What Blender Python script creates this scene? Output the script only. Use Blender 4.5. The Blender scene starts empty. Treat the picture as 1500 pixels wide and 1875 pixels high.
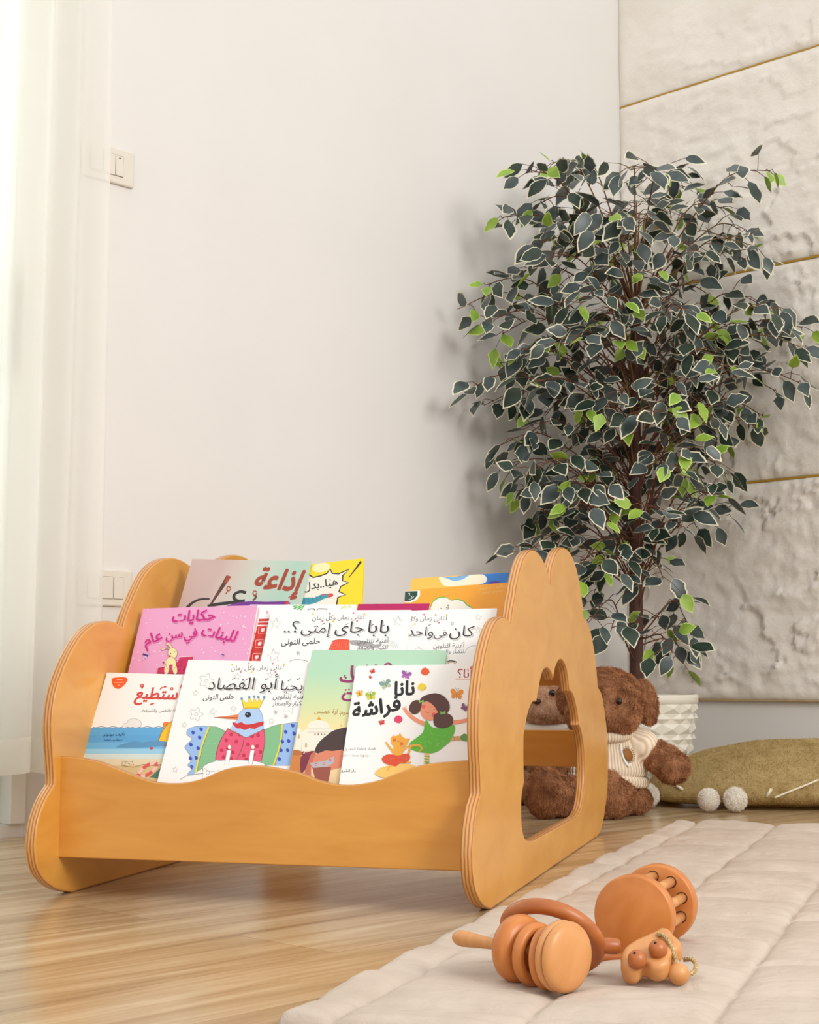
import bpy, bmesh, math, random
from mathutils import Vector, Matrix, noise
R = math.radians
SC = bpy.context.scene
COL = SC.collection

# ------------------------------------------------------------------ camera
CAM_H = .345                       # lens height above the floor (m)
FPX = 2800.                        # focal length for a 1500 px wide frame
TILT = math.atan(302.5 / FPX)
cam = bpy.data.cameras.new('camera')
cam.sensor_fit = 'HORIZONTAL'; cam.sensor_width = 36; cam.lens = FPX / 1500 * 36
cam.clip_start = .02
camo = bpy.data.objects.new('camera', cam); COL.objects.link(camo)
camo.location = (0, 0, CAM_H); camo.rotation_euler = (math.pi/2 + TILT, 0, 0)
SC.camera = camo

# ------------------------------------------------------------------ light
SC.view_settings.view_transform = 'Standard'
SC.view_settings.look = 'None'
SC.view_settings.gamma = 1
SC.view_settings.exposure = 0.20
SC.view_settings.use_curve_mapping = False
wd = bpy.data.worlds.new('daylight'); SC.world = wd; wd.use_nodes = True
# soft daylight of the bright room around: strongest overhead, weaker near the horizon and from the floor side
_nt = wd.node_tree; _bg = _nt.nodes['Background']
_tc = _nt.nodes.new('ShaderNodeTexCoord'); _sx = _nt.nodes.new('ShaderNodeSeparateXYZ'); _rp = _nt.nodes.new('ShaderNodeValToRGB')
_mr = _nt.nodes.new('ShaderNodeMapRange'); _mr.inputs[1].default_value = -1
_nt.links.new(_tc.outputs['Generated'], _sx.inputs[0]); _nt.links.new(_sx.outputs['Z'], _mr.inputs[0]); _nt.links.new(_mr.outputs[0], _rp.inputs['Fac'])
_e = _rp.color_ramp.elements
_e[0].position = .42; _e[0].color = (.20, .19, .18, 1); _e[1].position = .95; _e[1].color = (.86, .855, .845, 1)
_m = _e.new(.53); _m.color = (.74, .735, .725, 1)
_nt.links.new(_rp.outputs['Color'], _bg.inputs[0]); _bg.inputs[1].default_value = 1.12

def area(name, loc, target, size, power, color, size_y=None):
    l = bpy.data.lights.new(name, 'AREA'); l.energy = power; l.color = color
    l.shape = 'RECTANGLE'; l.size = size; l.size_y = size_y or size
    o = bpy.data.objects.new(name, l); COL.objects.link(o)
    o.location = loc
    o.rotation_euler = (Vector(target) - Vector(loc)).to_track_quat('-Z', 'Y').to_euler()
    return o
area('front_right_key', (2.7, -.7, 2.45), (.3, 3.6, .6), 1.7, 105, (1, .975, .945))  # unseen soft key light from the front right, without a lamp fixture
area('window_daylight', (-2.0, 4.1, 1.6), (-.6, 2.9, .6), 1.5, 62, (1, 1, .97), 2.2)

# ------------------------------------------------------------------ helpers
def srgb(r, g, b):
    f = lambda c: ((c/255+.055)/1.055)**2.4 if c > 10.3 else c/255/12.92
    return (f(r), f(g), f(b), 1)
_flat = {}
def flat(rgb, rough=.5, coat=0.0, spec=.4, name=None):
    k = (rgb, rough, coat, spec)
    if k in _flat: return _flat[k]
    m = bpy.data.materials.new(name or 'print_%d_%d_%d' % rgb); m.use_nodes = True
    b = m.node_tree.nodes['Principled BSDF']
    b.inputs['Base Color'].default_value = srgb(*rgb)
    b.inputs['Roughness'].default_value = rough
    b.inputs['Coat Weight'].default_value = coat
    b.inputs['Specular IOR Level'].default_value = spec
    _flat[k] = m
    return m
def nodes(name):
    m = bpy.data.materials.new(name); m.use_nodes = True
    nt = m.node_tree
    return m, nt, nt.nodes['Principled BSDF']
def N(nt, t, **kw):
    n = nt.nodes.new(t)
    for k, v in kw.items():
        if k.startswith('i_'): n.inputs[k[2:].replace('_', ' ')].default_value = v
        else: setattr(n, k, v)
    return n
def ramp(nt, stops):
    r = nt.nodes.new('ShaderNodeValToRGB'); e = r.color_ramp.elements
    while len(e) < len(stops): e.new(.5)
    for x, (p, c) in zip(e, stops): x.position = p; x.color = c
    return r

def tag(o, label=None, cat=None, group=None, kind=None):
    for k, v in (('label', label), ('category', cat), ('group', group), ('kind', kind)):
        if v: o[k] = v
    return o
def thing(name, label, cat, loc=(0, 0, 0), rotz=0, group=None, matrix=None):
    o = bpy.data.objects.new(name, None); COL.objects.link(o); o.empty_display_size = .02
    if matrix is not None: o.matrix_world = matrix
    else: o.location = loc; o.rotation_euler = (0, 0, rotz)
    return tag(o, label, cat, group)
def obj(name, bm, mats, parent=None, smooth=False, loc=None):
    me = bpy.data.meshes.new(name)
    bmesh.ops.recalc_face_normals(bm, faces=bm.faces)
    bm.to_mesh(me); bm.free()
    for m in (mats if isinstance(mats, (list, tuple)) else [mats]): me.materials.append(m)
    if smooth:
        for p in me.polygons: p.use_smooth = True
    o = bpy.data.objects.new(name, me); COL.objects.link(o)
    if parent: o.parent = parent
    if loc: o.location = loc
    return o
def meshobj(name, me, mats, parent=None, smooth=False):
    me.name = name
    me.materials.clear()
    for m in (mats if isinstance(mats, (list, tuple)) else [mats]): me.materials.append(m)
    if smooth:
        for p in me.polygons: p.use_smooth = True
    o = bpy.data.objects.new(name, me); COL.objects.link(o)
    if parent: o.parent = parent
    return o
def struct(name, bm, mats, **kw):
    o = obj(name, bm, mats, **kw); o['kind'] = 'structure'; return o
def box(bm, lo, hi, bevel=0, M=None, mi=0):
    vs = [bm.verts.new((x, y, z)) for x in (lo[0], hi[0]) for y in (lo[1], hi[1]) for z in (lo[2], hi[2])]
    fs = [bm.faces.new([vs[i] for i in q]) for q in ((0,1,3,2),(4,6,7,5),(0,4,5,1),(2,3,7,6),(0,2,6,4),(1,5,7,3))]
    for f in fs: f.material_index = mi
    if bevel:
        es = list({e for f in fs for e in f.edges})
        r = bmesh.ops.bevel(bm, geom=es, offset=bevel, segments=2, affect='EDGES', profile=.5)
        vs = list({v for f in r['faces'] for v in f.verts} | {v for v in vs if v.is_valid})
    if M is not None: bmesh.ops.transform(bm, matrix=M, verts=[v for v in vs if v.is_valid])
    return vs
def tube(bm, pts, rad, seg=8, cap=True, mi=0):
    pts = [Vector(p) for p in pts]; rings = []
    rads = rad if isinstance(rad, (list, tuple)) else [rad]*len(pts)
    prev = None
    for i, p in enumerate(pts):
        t = (pts[min(i+1, len(pts)-1)] - pts[max(i-1, 0)]).normalized()
        if prev is None:
            a = t.orthogonal().normalized()
        else:
            a = (prev - t*prev.dot(t)).normalized()
        prev = a; b = t.cross(a)
        rings.append([bm.verts.new(p + (a*math.cos(2*math.pi*k/seg) + b*math.sin(2*math.pi*k/seg))*rads[i]) for k in range(seg)])
    for r0, r1 in zip(rings, rings[1:]):
        for k in range(seg):
            f = bm.faces.new((r0[k], r0[(k+1) % seg], r1[(k+1) % seg], r1[k])); f.material_index = mi; f.smooth = True
    if cap:
        bm.faces.new(list(reversed(rings[0]))).material_index = mi
        bm.faces.new(rings[-1]).material_index = mi
    return rings
def lathe(bm, prof, seg=48, M=None, mi=0):
    """profile of (radius, z) turned about local Z"""
    rings = []; new = []
    for r, z in prof:
        if r < 1e-6: ring = [bm.verts.new((0, 0, z))]
        else: ring = [bm.verts.new((r*math.cos(2*math.pi*k/seg), r*math.sin(2*math.pi*k/seg), z)) for k in range(seg)]
        rings.append(ring); new += ring
    for a, b in zip(rings, rings[1:]):
        for k in range(seg):
            q = [a[k % len(a)], a[(k+1) % len(a)], b[(k+1) % len(b)], b[k % len(b)]]
            q = list(dict.fromkeys(q))
            if len(q) > 2:
                f = bm.faces.new(q); f.smooth = True; f.material_index = mi
    if M is not None: bmesh.ops.transform(bm, matrix=M, verts=new)
    return new
def torus(bm, R0, r0, M=None, seg=64, sub=16, sq=1.0):
    new = []; g = []
    for i in range(seg):
        a = 2*math.pi*i/seg; row = []
        for j in range(sub):
            t = 2*math.pi*j/sub
            rr = R0 + r0*math.cos(t); z = r0*sq*math.sin(t)
            row.append(bm.verts.new((rr*math.cos(a), rr*math.sin(a), z)))
        g.append(row); new += row
    for i in range(seg):
        for j in range(sub):
            f = bm.faces.new((g[i][j], g[(i+1) % seg][j], g[(i+1) % seg][(j+1) % sub], g[i][(j+1) % sub])); f.smooth = True
    if M is not None: bmesh.ops.transform(bm, matrix=M, verts=new)
    return new
def ball(bm, c, r, seg=24, rings=16, mi=0):
    r = r if isinstance(r, (tuple, list)) else (r, r, r)
    M = Matrix.Translation(c) @ Matrix.Diagonal((r[0], r[1], r[2], 1))
    d = bmesh.ops.create_uvsphere(bm, u_segments=seg, v_segments=rings, radius=1, matrix=M)
    for v in d['verts']:
        for f in v.link_faces: f.smooth = True; f.material_index = mi
    return d['verts']
def catmull(pts, n=5, closed=False):
    P = [Vector(p) for p in pts]; out = []
    m = len(P)
    for i in range(m if closed else m-1):
        if closed: p0, p1, p2, p3 = P[i-1], P[i], P[(i+1) % m], P[(i+2) % m]
        else: p0, p1, p2, p3 = P[max(i-1, 0)], P[i], P[i+1], P[min(i+2, m-1)]
        for k in range(n):
            t = k/n
            out.append(.5*((2*p1) + (p2-p0)*t + (2*p0-5*p1+4*p2-p3)*t*t + (3*p1-p0-3*p2+p3)*t**3))
    if not closed: out.append(P[-1])
    return out
def axes(x, y, z, o):
    M = Matrix.Identity(4)
    for i, c in enumerate((x, y, z, o)):
        for j in range(3): M[j][i] = c[j]
    return M
# a point of the photograph carried onto a real plane of the room
_Fw = Vector((0, math.cos(TILT), math.sin(TILT))); _Up = Vector((0, -math.sin(TILT), math.cos(TILT)))
CAMP = Vector((0, 0, CAM_H))
def ray(x, y): return _Fw + Vector((1, 0, 0))*((x-750)/FPX) + _Up*((937.5-y)/FPX)
def on_plane(x, y, p0, n):
    d = ray(x, y); return CAMP + d*((Vector(p0)-CAMP).dot(n)/d.dot(n))
def on_floor(x, y, z=0.): return on_plane(x, y, (0, 0, z), Vector((0, 0, 1)))
def at_depth(x, y, Y): return on_plane(x, y, (0, Y, 0), Vector((0, 1, 0)))

# ------------------------------------------------------------------ materials
def wall_mat(name, rgb, bump=.05):
    m, nt, b = nodes(name)
    tc = N(nt, 'ShaderNodeTexCoord'); no = N(nt, 'ShaderNodeTexNoise', i_Scale=3., i_Detail=3.)
    nt.links.new(tc.outputs['Object'], no.inputs['Vector'])
    c = srgb(*rgb); r = ramp(nt, [(.3, tuple(x*.97 for x in c[:3])+(1,)), (.7, c)])
    nt.links.new(no.outputs['Fac'], r.inputs['Fac']); nt.links.new(r.outputs['Color'], b.inputs['Base Color'])
    b.inputs['Roughness'].default_value = .75
    n2 = N(nt, 'ShaderNodeTexNoise', i_Scale=90., i_Detail=4.); bu = N(nt, 'ShaderNodeBump', i_Strength=bump, i_Distance=.003)
    nt.links.new(tc.outputs['Object'], n2.inputs['Vector']); nt.links.new(n2.outputs['Fac'], bu.inputs['Height']); nt.links.new(bu.outputs['Normal'], b.inputs['Normal'])
    return m
M_wall = wall_mat('painted_wall', (231, 228, 224))
def stone_mat():
    m, nt, b = nodes('chiselled_stone')
    tc = N(nt, 'ShaderNodeTexCoord')
    no = N(nt, 'ShaderNodeTexNoise', i_Scale=5., i_Detail=6.)
    nt.links.new(tc.outputs['Object'], no.inputs['Vector'])
    r = ramp(nt, [(.3, srgb(236, 228, 217)), (.7, srgb(244, 238, 229))])
    nt.links.new(no.outputs['Fac'], r.inputs['Fac']); nt.links.new(r.outputs['Color'], b.inputs['Base Color'])
    b.inputs['Roughness'].default_value = .85
    n2 = N(nt, 'ShaderNodeTexNoise', i_Scale=38., i_Detail=10., i_Roughness=.72); bu = N(nt, 'ShaderNodeBump', i_Strength=.6, i_Distance=.006)
    nt.links.new(tc.outputs['Object'], n2.inputs['Vector']); nt.links.new(n2.outputs['Fac'], bu.inputs['Height']); nt.links.new(bu.outputs['Normal'], b.inputs['Normal'])
    return m
M_stone = stone_mat()
M_gold = flat((176, 136, 40), .4, name='brass_inlay'); 
M_white_frame = flat((235, 235, 230), .35, name='white_frame')
M_sash = flat((205, 211, 200), .4, name='pale_green_sash')
def floor_mat():
    m, nt, b = nodes('oak_laminate')
    tc = N(nt, 'ShaderNodeTexCoord')
    br = N(nt, 'ShaderNodeTexBrick', offset=.37, i_Scale=1., i_Mortar_Size=.0012, i_Mortar_Smooth=.4, i_Brick_Width=1.28, i_Row_Height=.19)
    br.inputs['Color1'].default_value = (.36, .36, .36, 1); br.inputs['Color2'].default_value = (.62, .62, .62, 1)
    br.inputs['Mortar'].default_value = (.12, .12, .12, 1)
    nt.links.new(tc.outputs['Object'], br.inputs['Vector'])
    mp = N(nt, 'ShaderNodeMapping'); mp.inputs['Scale'].default_value = (1.5, 17, 1)
    nt.links.new(tc.outputs['Object'], mp.inputs['Vector'])
    g = N(nt, 'ShaderNodeTexNoise', i_Scale=1.3, i_Detail=7., i_Roughness=.62, i_Distortion=.35); nt.links.new(mp.outputs['Vector'], g.inputs['Vector'])
    mp2 = N(nt, 'ShaderNodeMapping'); mp2.inputs['Scale'].default_value = (2.0, 140, 1)
    nt.links.new(tc.outputs['Object'], mp2.inputs['Vector'])
    g2 = N(nt, 'ShaderNodeTexNoise', i_Scale=1., i_Detail=3.); nt.links.new(mp2.outputs['Vector'], g2.inputs['Vector'])
    a1 = N(nt, 'ShaderNodeMath', operation='MULTIPLY_ADD'); a1.inputs[1].default_value = .75
    nt.links.new(g.outputs['Fac'], a1.inputs[0])
    sp = N(nt, 'ShaderNodeMath', operation='MULTIPLY'); sp.inputs[1].default_value = .34
    nt.links.new(br.outputs['Color'], sp.inputs[0]); nt.links.new(sp.outputs[0], a1.inputs[2])
    a2 = N(nt, 'ShaderNodeMath', operation='MULTIPLY_ADD'); a2.inputs[1].default_value = .16
    nt.links.new(g2.outputs['Fac'], a2.inputs[0]); nt.links.new(a1.outputs[0], a2.inputs[2])
    r = ramp(nt, [(.30, srgb(86, 64, 44)), (.44, srgb(138, 111, 80)), (.60, srgb(174, 147, 110)), (.80, srgb(208, 188, 154))])
    nt.links.new(a2.outputs[0], r.inputs['Fac']); nt.links.new(r.outputs['Color'], b.inputs['Base Color'])
    b.inputs['Roughness'].default_value = .23
    b.inputs['Specular IOR Level'].default_value = .55
    return m
M_floor = floor_mat()
def wood_mat(name, c0, c1, axis_scale, rough=.35, coat=.25, scale=2.):
    m, nt, b = nodes(name)
    tc = N(nt, 'ShaderNodeTexCoord'); mp = N(nt, 'ShaderNodeMapping'); mp.inputs['Scale'].default_value = axis_scale
    nt.links.new(tc.outputs['Object'], mp.inputs['Vector'])
    g = N(nt, 'ShaderNodeTexNoise', i_Scale=scale, i_Detail=5., i_Roughness=.55, i_Distortion=.6); nt.links.new(mp.outputs['Vector'], g.inputs['Vector'])
    r = ramp(nt, [(.28, srgb(*c0)), (.72, srgb(*c1))])
    nt.links.new(g.outputs['Fac'], r.inputs['Fac']); nt.links.new(r.outputs['Color'], b.inputs['Base Color'])
    b.inputs['Roughness'].default_value = rough; b.inputs['Coat Weight'].default_value = coat; b.inputs['Coat Roughness'].default_value = .25
    return m
M_ply = wood_mat('honey_birch_ply', (212, 146, 58), (226, 166, 76), (4, 4, 9))
def ply_edge():
    m, nt, b = nodes('plywood_edge')
    tc = N(nt, 'ShaderNodeTexCoord'); sx = N(nt, 'ShaderNodeSeparateXYZ'); nt.links.new(tc.outputs['Object'], sx.inputs[0])
    mu = N(nt, 'ShaderNodeMath', operation='MULTIPLY'); mu.inputs[1].default_value = 1/.0026
    no = N(nt, 'ShaderNodeTexNoise', i_Scale=60., i_Detail=3.); nt.links.new(tc.outputs['Object'], no.inputs['Vector'])
    ad = N(nt, 'ShaderNodeMath', operation='MULTIPLY_ADD'); ad.inputs[1].default_value = .9
    nt.links.new(sx.outputs['X'], mu.inputs[0]); nt.links.new(no.outputs['Fac'], ad.inputs[0]); nt.links.new(mu.outputs[0], ad.inputs[2])
    fr = N(nt, 'ShaderNodeMath', operation='PINGPONG'); fr.inputs[1].default_value = 1.; nt.links.new(ad.outputs[0], fr.inputs[0])
    r = ramp(nt, [(.0, srgb(150, 90, 42)), (.3, srgb(188, 124, 62)), (.6, srgb(212, 152, 84)), (1., srgb(218, 164, 98))])
    nt.links.new(fr.outputs[0], r.inputs['Fac']); nt.links.new(r.outputs['Color'], b.inputs['Base Color'])
    b.inputs['Roughness'].default_value = .4; b.inputs['Coat Weight'].default_value = .3
    return m
M_edge = ply_edge()
# ------------------------------------------------------------------ room
WA = R(44.05)
W0 = Vector((-.8586, 3.3727, 0))
DL = Vector((math.sin(WA), math.cos(WA), 0)); NL = Vector((math.cos(WA), -math.sin(WA), 0))     # along the switch wall / into the room
CORNER = W0 + DL*2.2732
DR = NL.copy(); NR = -DL                                                                        # along the stone wall / into the room
M_L = axes(DL, -NL, Vector((0, 0, 1)), W0)          # local x along wall, -y into the room
M_R = axes(DR, -NR, Vector((0, 0, 1)), CORNER)
ROOM_H = 2.8
def fy(bm):            # wall-frame shapes are written with y into the room
    bmesh.ops.scale(bm, vec=(1, -1, 1), verts=bm.verts); return bm

bm = bmesh.new()
box(bm, (-2.6, 0, -.04), (2.3, 4.6, 0))
fl = struct('floor', fy(bm), M_floor); fl.matrix_world = M_L
bm = bmesh.new(); box(bm, (.022, -.14, 0), (2.2732, 0, ROOM_H)); box(bm, (-1.75, -.14, 2.25), (.022, 0, ROOM_H)); box(bm, (-2.6, -.14, 0), (-1.75, 0, ROOM_H))
o = struct('wall_left', fy(bm), M_wall); o.matrix_world = M_L
bm = bmesh.new(); box(bm, (-.14, -.14, 0), (3.0, 0, ROOM_H))
o = struct('wall_right', fy(bm), M_wall); o.matrix_world = M_R

# chiselled stone cladding above a smooth plinth, one slab course per panel
def stone_panel(z0, z1, seed, L=2.4):
    nx = int(L/.0085); nz = max(int((z1-z0)/.0085), 4)
    bm = bmesh.new(); g = []
    off = Vector((seed*7.3, seed*3.1, seed*1.7))
    for i in range(nx+1):
        row = []
        for j in range(nz+1):
            x = L*i/nx; z = z0+(z1-z0)*j/nz
            p = Vector((x*3.2+z*1.2, z*4.2-x*.8, 0)) + off
            big = noise.noise(p*.55)*.5+.5
            ridge = noise.ridged_multi_fractal(p*1.1, 1.0, 2.1, 5, 1.0, 2.0)*.5
            cell = noise.voronoi(p*1.0+Vector((noise.noise(p*1.3), noise.noise(p*1.3+Vector((9, 2, 4))), 0))*.8)[0]
            d = min(1, (cell[1]-cell[0])*2.2)
            fine = noise.fractal(p*5.5, .9, 2.1, 5)
            rough = max(0, min(1, 1.25-.38*z + .55*noise.noise(p*.45+Vector((3, 1, 6)))))     # calmer towards the top courses
            led = noise.noise(p*1.15+Vector((fine*.22, 7, 3)))*2.6; led = led-math.floor(led); led = led**2*(1 if noise.noise(p*.7+Vector((4, 8, 2))) > -.05 else .25)
            fold = noise.ridged_multi_fractal(Vector((x*2.6+z*3.2, z*3.0-x*2.2, 1))+off, 1.0, 2.2, 6, 1.0, 2.0)
            h = .016 + .014*big + rough*(.0045*fold + .010*led + .0062*fine) - .003*(1-d)**2
            e = min(x/.03, (z-z0)/.03, (z1-z)/.03, 1); e = max(e, 0)
            h = .014 + (h-.014)*(e*(2-e)*.8+.2)
            row.append(bm.verts.new((x, h, z)))
        g.append(row)
    for i in range(nx):
        for j in range(nz):
            bm.faces.new((g[i][j], g[i+1][j], g[i+1][j+1], g[i][j+1])).smooth = True
    def skirt(line):
        back = [bm.verts.new((v.co.x, 0.0, v.co.z)) for v in line]
        for k in range(len(line)-1): bm.faces.new((line[k], line[k+1], back[k+1], back[k]))
    skirt([r[0] for r in g]); skirt([r[-1] for r in g]); skirt(g[0]); skirt(g[-1])
    return bm
COURSES = [(.276, .938), (.942, 1.603), (1.607, 2.256), (2.260, 2.8)]
for k, (a, b_) in enumerate(COURSES):
    o = struct('stone_panel', fy(stone_panel(a, b_, k+1)), M_stone); o.matrix_world = M_R
    tag(o, ['bottom course of rough chiselled cream stone beside the cushion', 'second course of rough cream stone behind the ficus leaves', 'third course of rough cream stone above the ficus crown', 'top course of rough cream stone at the photo top'][k], 'stone panel')
for k, z in enumerate((.940, 1.605, 2.258)):
    bm = bmesh.new(); box(bm, (.0, 0, z-.0030), (2.4, (.0205, .0195, .0168)[k], z+.0030))
    o = struct('trim_%d' % (k+1), fy(bm), M_gold); o.matrix_world = M_R
bm = bmesh.new(); box(bm, (0, 0, .2735), (2.4, .0195, .2765))
o = struct('trim_4', fy(bm), flat((190, 160, 110), .5)); o.matrix_world = M_R

# sliding glass door behind the curtain (its right end)
M_glass, nt, b = nodes('door_glass')
b.inputs['Transmission Weight'].default_value = 1; b.inputs['Roughness'].default_value = .02; b.inputs['IOR'].default_value = 1.45
b.inputs['Base Color'].default_value = (.93, .97, .94, 1)
bm = bmesh.new(); box(bm, (-1.75, -.10, 0), (.022, -.0, .028)); box(bm, (-.018, -.10, .028), (.022, .012, 2.25), .003); box(bm, (-1.75, -.10, 2.22), (-.018, 0, 2.25))
win = struct('window_1', fy(bm), M_white_frame); win.matrix_world = M_L
bm = bmesh.new(); box(bm, (-.075, -.085, .03), (-.020, -.03, 2.2), .003); box(bm, (-1.72, -.085, .03), (-.076, -.03, .09)); obj('sash', fy(bm), M_sash, win)
bm = bmesh.new(); box(bm, (-1.72, -.062, .09), (-.076, -.056, 2.2)); obj('pane', fy(bm), M_glass, win)
bm = bmesh.new(); box(bm, (-.058, -.03, 1.02), (-.036, .008, 1.255), .004); obj('handle', fy(bm), flat((150, 148, 140), .4, name='grey_handle'), win)

# curtain --------------------------------------------------------------
def sheer(name, tr, col, hem=False):
    m = bpy.data.materials.new(name); m.use_nodes = True; nt = m.node_tree; nt.nodes.clear()
    out = N(nt, 'ShaderNodeOutputMaterial'); d = N(nt, 'ShaderNodeBsdfDiffuse'); t = N(nt, 'ShaderNodeBsdfTranslucent'); x = N(nt, 'ShaderNodeBsdfTransparent')
    d.inputs[0].default_value = col; t.inputs[0].default_value = col
    a = N(nt, 'ShaderNodeMixShader'); a.inputs[0].default_value = .45; c = N(nt, 'ShaderNodeMixShader'); c.inputs[0].default_value = tr
    nt.links.new(d.outputs[0], a.inputs[1]); nt.links.new(t.outputs[0], a.inputs[2])
    nt.links.new(a.outputs[0], c.inputs[1]); nt.links.new(x.outputs[0], c.inputs[2]); nt.links.new(c.outputs[0], out.inputs[0])
    return m
M_sheer = sheer('sheer_voile', .22, srgb(252, 251, 246)); M_hem = sheer('sheer_hem', .06, srgb(250, 248, 240))
bm = bmesh.new(); g = []
NXC, NZC = 260, 60
ZH0, ZH1 = .139, .215
zs = [ZH0, ZH0+.02, ZH0+.05, ZH1-.004, ZH1] + [ZH1 + (2.45-ZH1)*(k/(NZC-1)) for k in range(1, NZC)]
for i in range(NXC+1):
    t = i/NXC; row = []
    for z in zs:
        h = z/2.45
        spread = 1-.05*h
        a = -.85 + (.152-.018*h+.85 )*t
        ph = t*12.5 + .35*math.sin(3*t+1.2*h)
        amp = .026*(1.15-.4*h)
        y = .085 + amp*math.sin(2*math.pi*ph) + .010*math.sin(2*math.pi*(ph*.37)+2*h)
        a += .012*math.sin(2*math.pi*ph*.5+.6)*(1-h)
        zz = z + (.006*math.sin(2*math.pi*ph*.5) if z < ZH1+.01 else 0)
        row.append(bm.verts.new((a, y, zz)))
    g.append(row)
for i in range(NXC):
    for j in range(len(zs)-1):
        f = bm.faces.new((g[i][j], g[i+1][j], g[i+1][j+1], g[i][j+1])); f.smooth = True; f.material_index = 1 if j < 4 else 0
o = obj('curtain', fy(bm), [M_sheer, M_hem]); o.matrix_world = M_L
tag(o, 'sheer white floor-length curtain hanging over the glass door at left', 'curtain')

# switch plates ----------------------------------------------------------
M_plate = flat((226, 219, 206), .22, .3, name='cream_plastic')
M_groove = flat((160, 150, 128), .6, name='switch_gap')
def plate(name, label, a0, a1, z0, z1, rockers, cat):
    t = thing(name, label, cat, matrix=M_L @ Matrix.Translation(((a0+a1)/2, 0, (z0+z1)/2)))
    w, h = (a1-a0)/2, (z1-z0)/2
    bm = bmesh.new(); box(bm, (-w, 0, -h), (w, .009, h), .004); obj('plate', fy(bm), M_plate, t)
    for x0, x1, tilt in rockers:
        bm = bmesh.new(); box(bm, (x0-.0008, .008, -.026), (x1+.0008, .0095, .026)); obj('recess', fy(bm), M_groove, t)
        bm = bmesh.new(); vs = box(bm, (x0, .009, -.025), (x1, .0115, .025), .0012)
        bmesh.ops.rotate(bm, cent=(0, .0105, 0), matrix=Matrix.Rotation(R(tilt), 3, 'X'), verts=bm.verts)
        rk = obj('rocker', fy(bm), M_plate, t)
        if tilt:
            bm = bmesh.new(); box(bm, ((x0+x1)/2-.003, .0105, .0185), ((x0+x1)/2+.003, .0128, .0197)); obj('indicator', fy(bm), flat((140, 130, 105), .5), rk)
plate('light_switch', 'cream light switch plate beside the curtain at upper left', .128, .276, 1.511, 1.599, [(-.052, -.019, 0), (-.017, .017, 0), (.019, .040, 3)], 'light switch')
plate('wall_socket', 'cream switch plate low on the wall behind the bookshelf', .146, .294, .508, .593, [(-.052, -.019, 0), (-.017, .017, 0), (.020, .046, 0)], 'light switch')
# ------------------------------------------------------------------ bookshelf
TH = R(15.3)
UX = Vector((math.cos(TH), -math.sin(TH), 0)); VY = Vector((math.sin(TH), math.cos(TH), 0)); ZZ = Vector((0, 0, 1))
SO = Vector((.1223, 2.3340, 0))
shelf = thing('book_display_shelf', 'honey-coloured plywood cloud-sided book display shelf full of picture books', 'bookshelf', SO, -TH)
# cloud outline of a side, (depth, height); None marks a sharp crease between lobes
OUT = [(0, 0), (-.052, .012), (-.092, .031), (-.116, .054), (-.126, .083), (-.123, .113), (-.111, .138), (-.094, .158), (-.070, .176), None,
 (-.0695, .190), (-.0745, .218), (-.080, .245), (-.082, .275), (-.075, .313), (-.058, .345), (-.028, .381), (.007, .411), (.044, .430), (.085, .439), (.127, .4405), (.165, .433), None,
 (.178, .455), (.2, .48), (.222, .505), (.253, .532), (.293, .553), (.338, .565), (.385, .569), (.433, .564), (.470, .554), (.505, .540), (.532, .518), None,
 (.545, .545), (.569, .563), (.606, .582), (.65, .594), (.695, .599), (.748, .597), (.794, .588), (.842, .569), (.883, .54), (.913, .505), (.932, .471), None,
 (.973, .464), (1.026, .445), (1.064, .416), (1.093, .383), (1.112, .35), (1.124, .324), None,
 (1.179, .308), (1.219, .276), (1.25, .233), (1.266, .200), (1.27, .158), (1.261, .109), (1.234, .069), (1.187, .030), (1.142, .008), (1.092, 0)]
HOLE = [(.263, .245), (.2605, .218), (.262, .185), (.267, .172), None, (.250, .158), (.240, .144), (.237, .126), (.242, .103), (.254, .087), (.272, .077), (.306, .071), (.346, .068), None,
 (.80, .068), None, (.854, .076), (.884, .091), (.908, .12), (.919, .164), (.908, .205), (.874, .237), (.842, .248), None,
 (.843, .259), (.821, .283), (.788, .306), (.755, .315), (.736, .317), None, (.723, .339), (.705, .36), (.674, .373), (.636, .378), (.604, .373), (.575, .361), (.552, .340), None,
 (.539, .350), (.516, .357), (.488, .361), (.455, .357), (.432, .348), (.412, .332), (.394, .314), (.382, .302), None, (.346, .301), (.316, .291), (.296, .279), (.278, .264)]
def lobes(data, n=6):
    runs, cur = [], []
    for p in data + [None]:
        if p is None:
            runs.append(cur); cur = [cur[-1]] if cur else []
        else: cur.append(p)
    out = []
    for r in runs:
        if len(r) > 1: out += [tuple(q) for q in catmull([Vector(x) for x in r], n)][:-1]
    out.append(runs[-1][-1])
    res = []
    for q in out:
        if not res or (Vector(q)-Vector(res[-1])).length > 1e-4: res.append(q)
    return res
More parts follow.
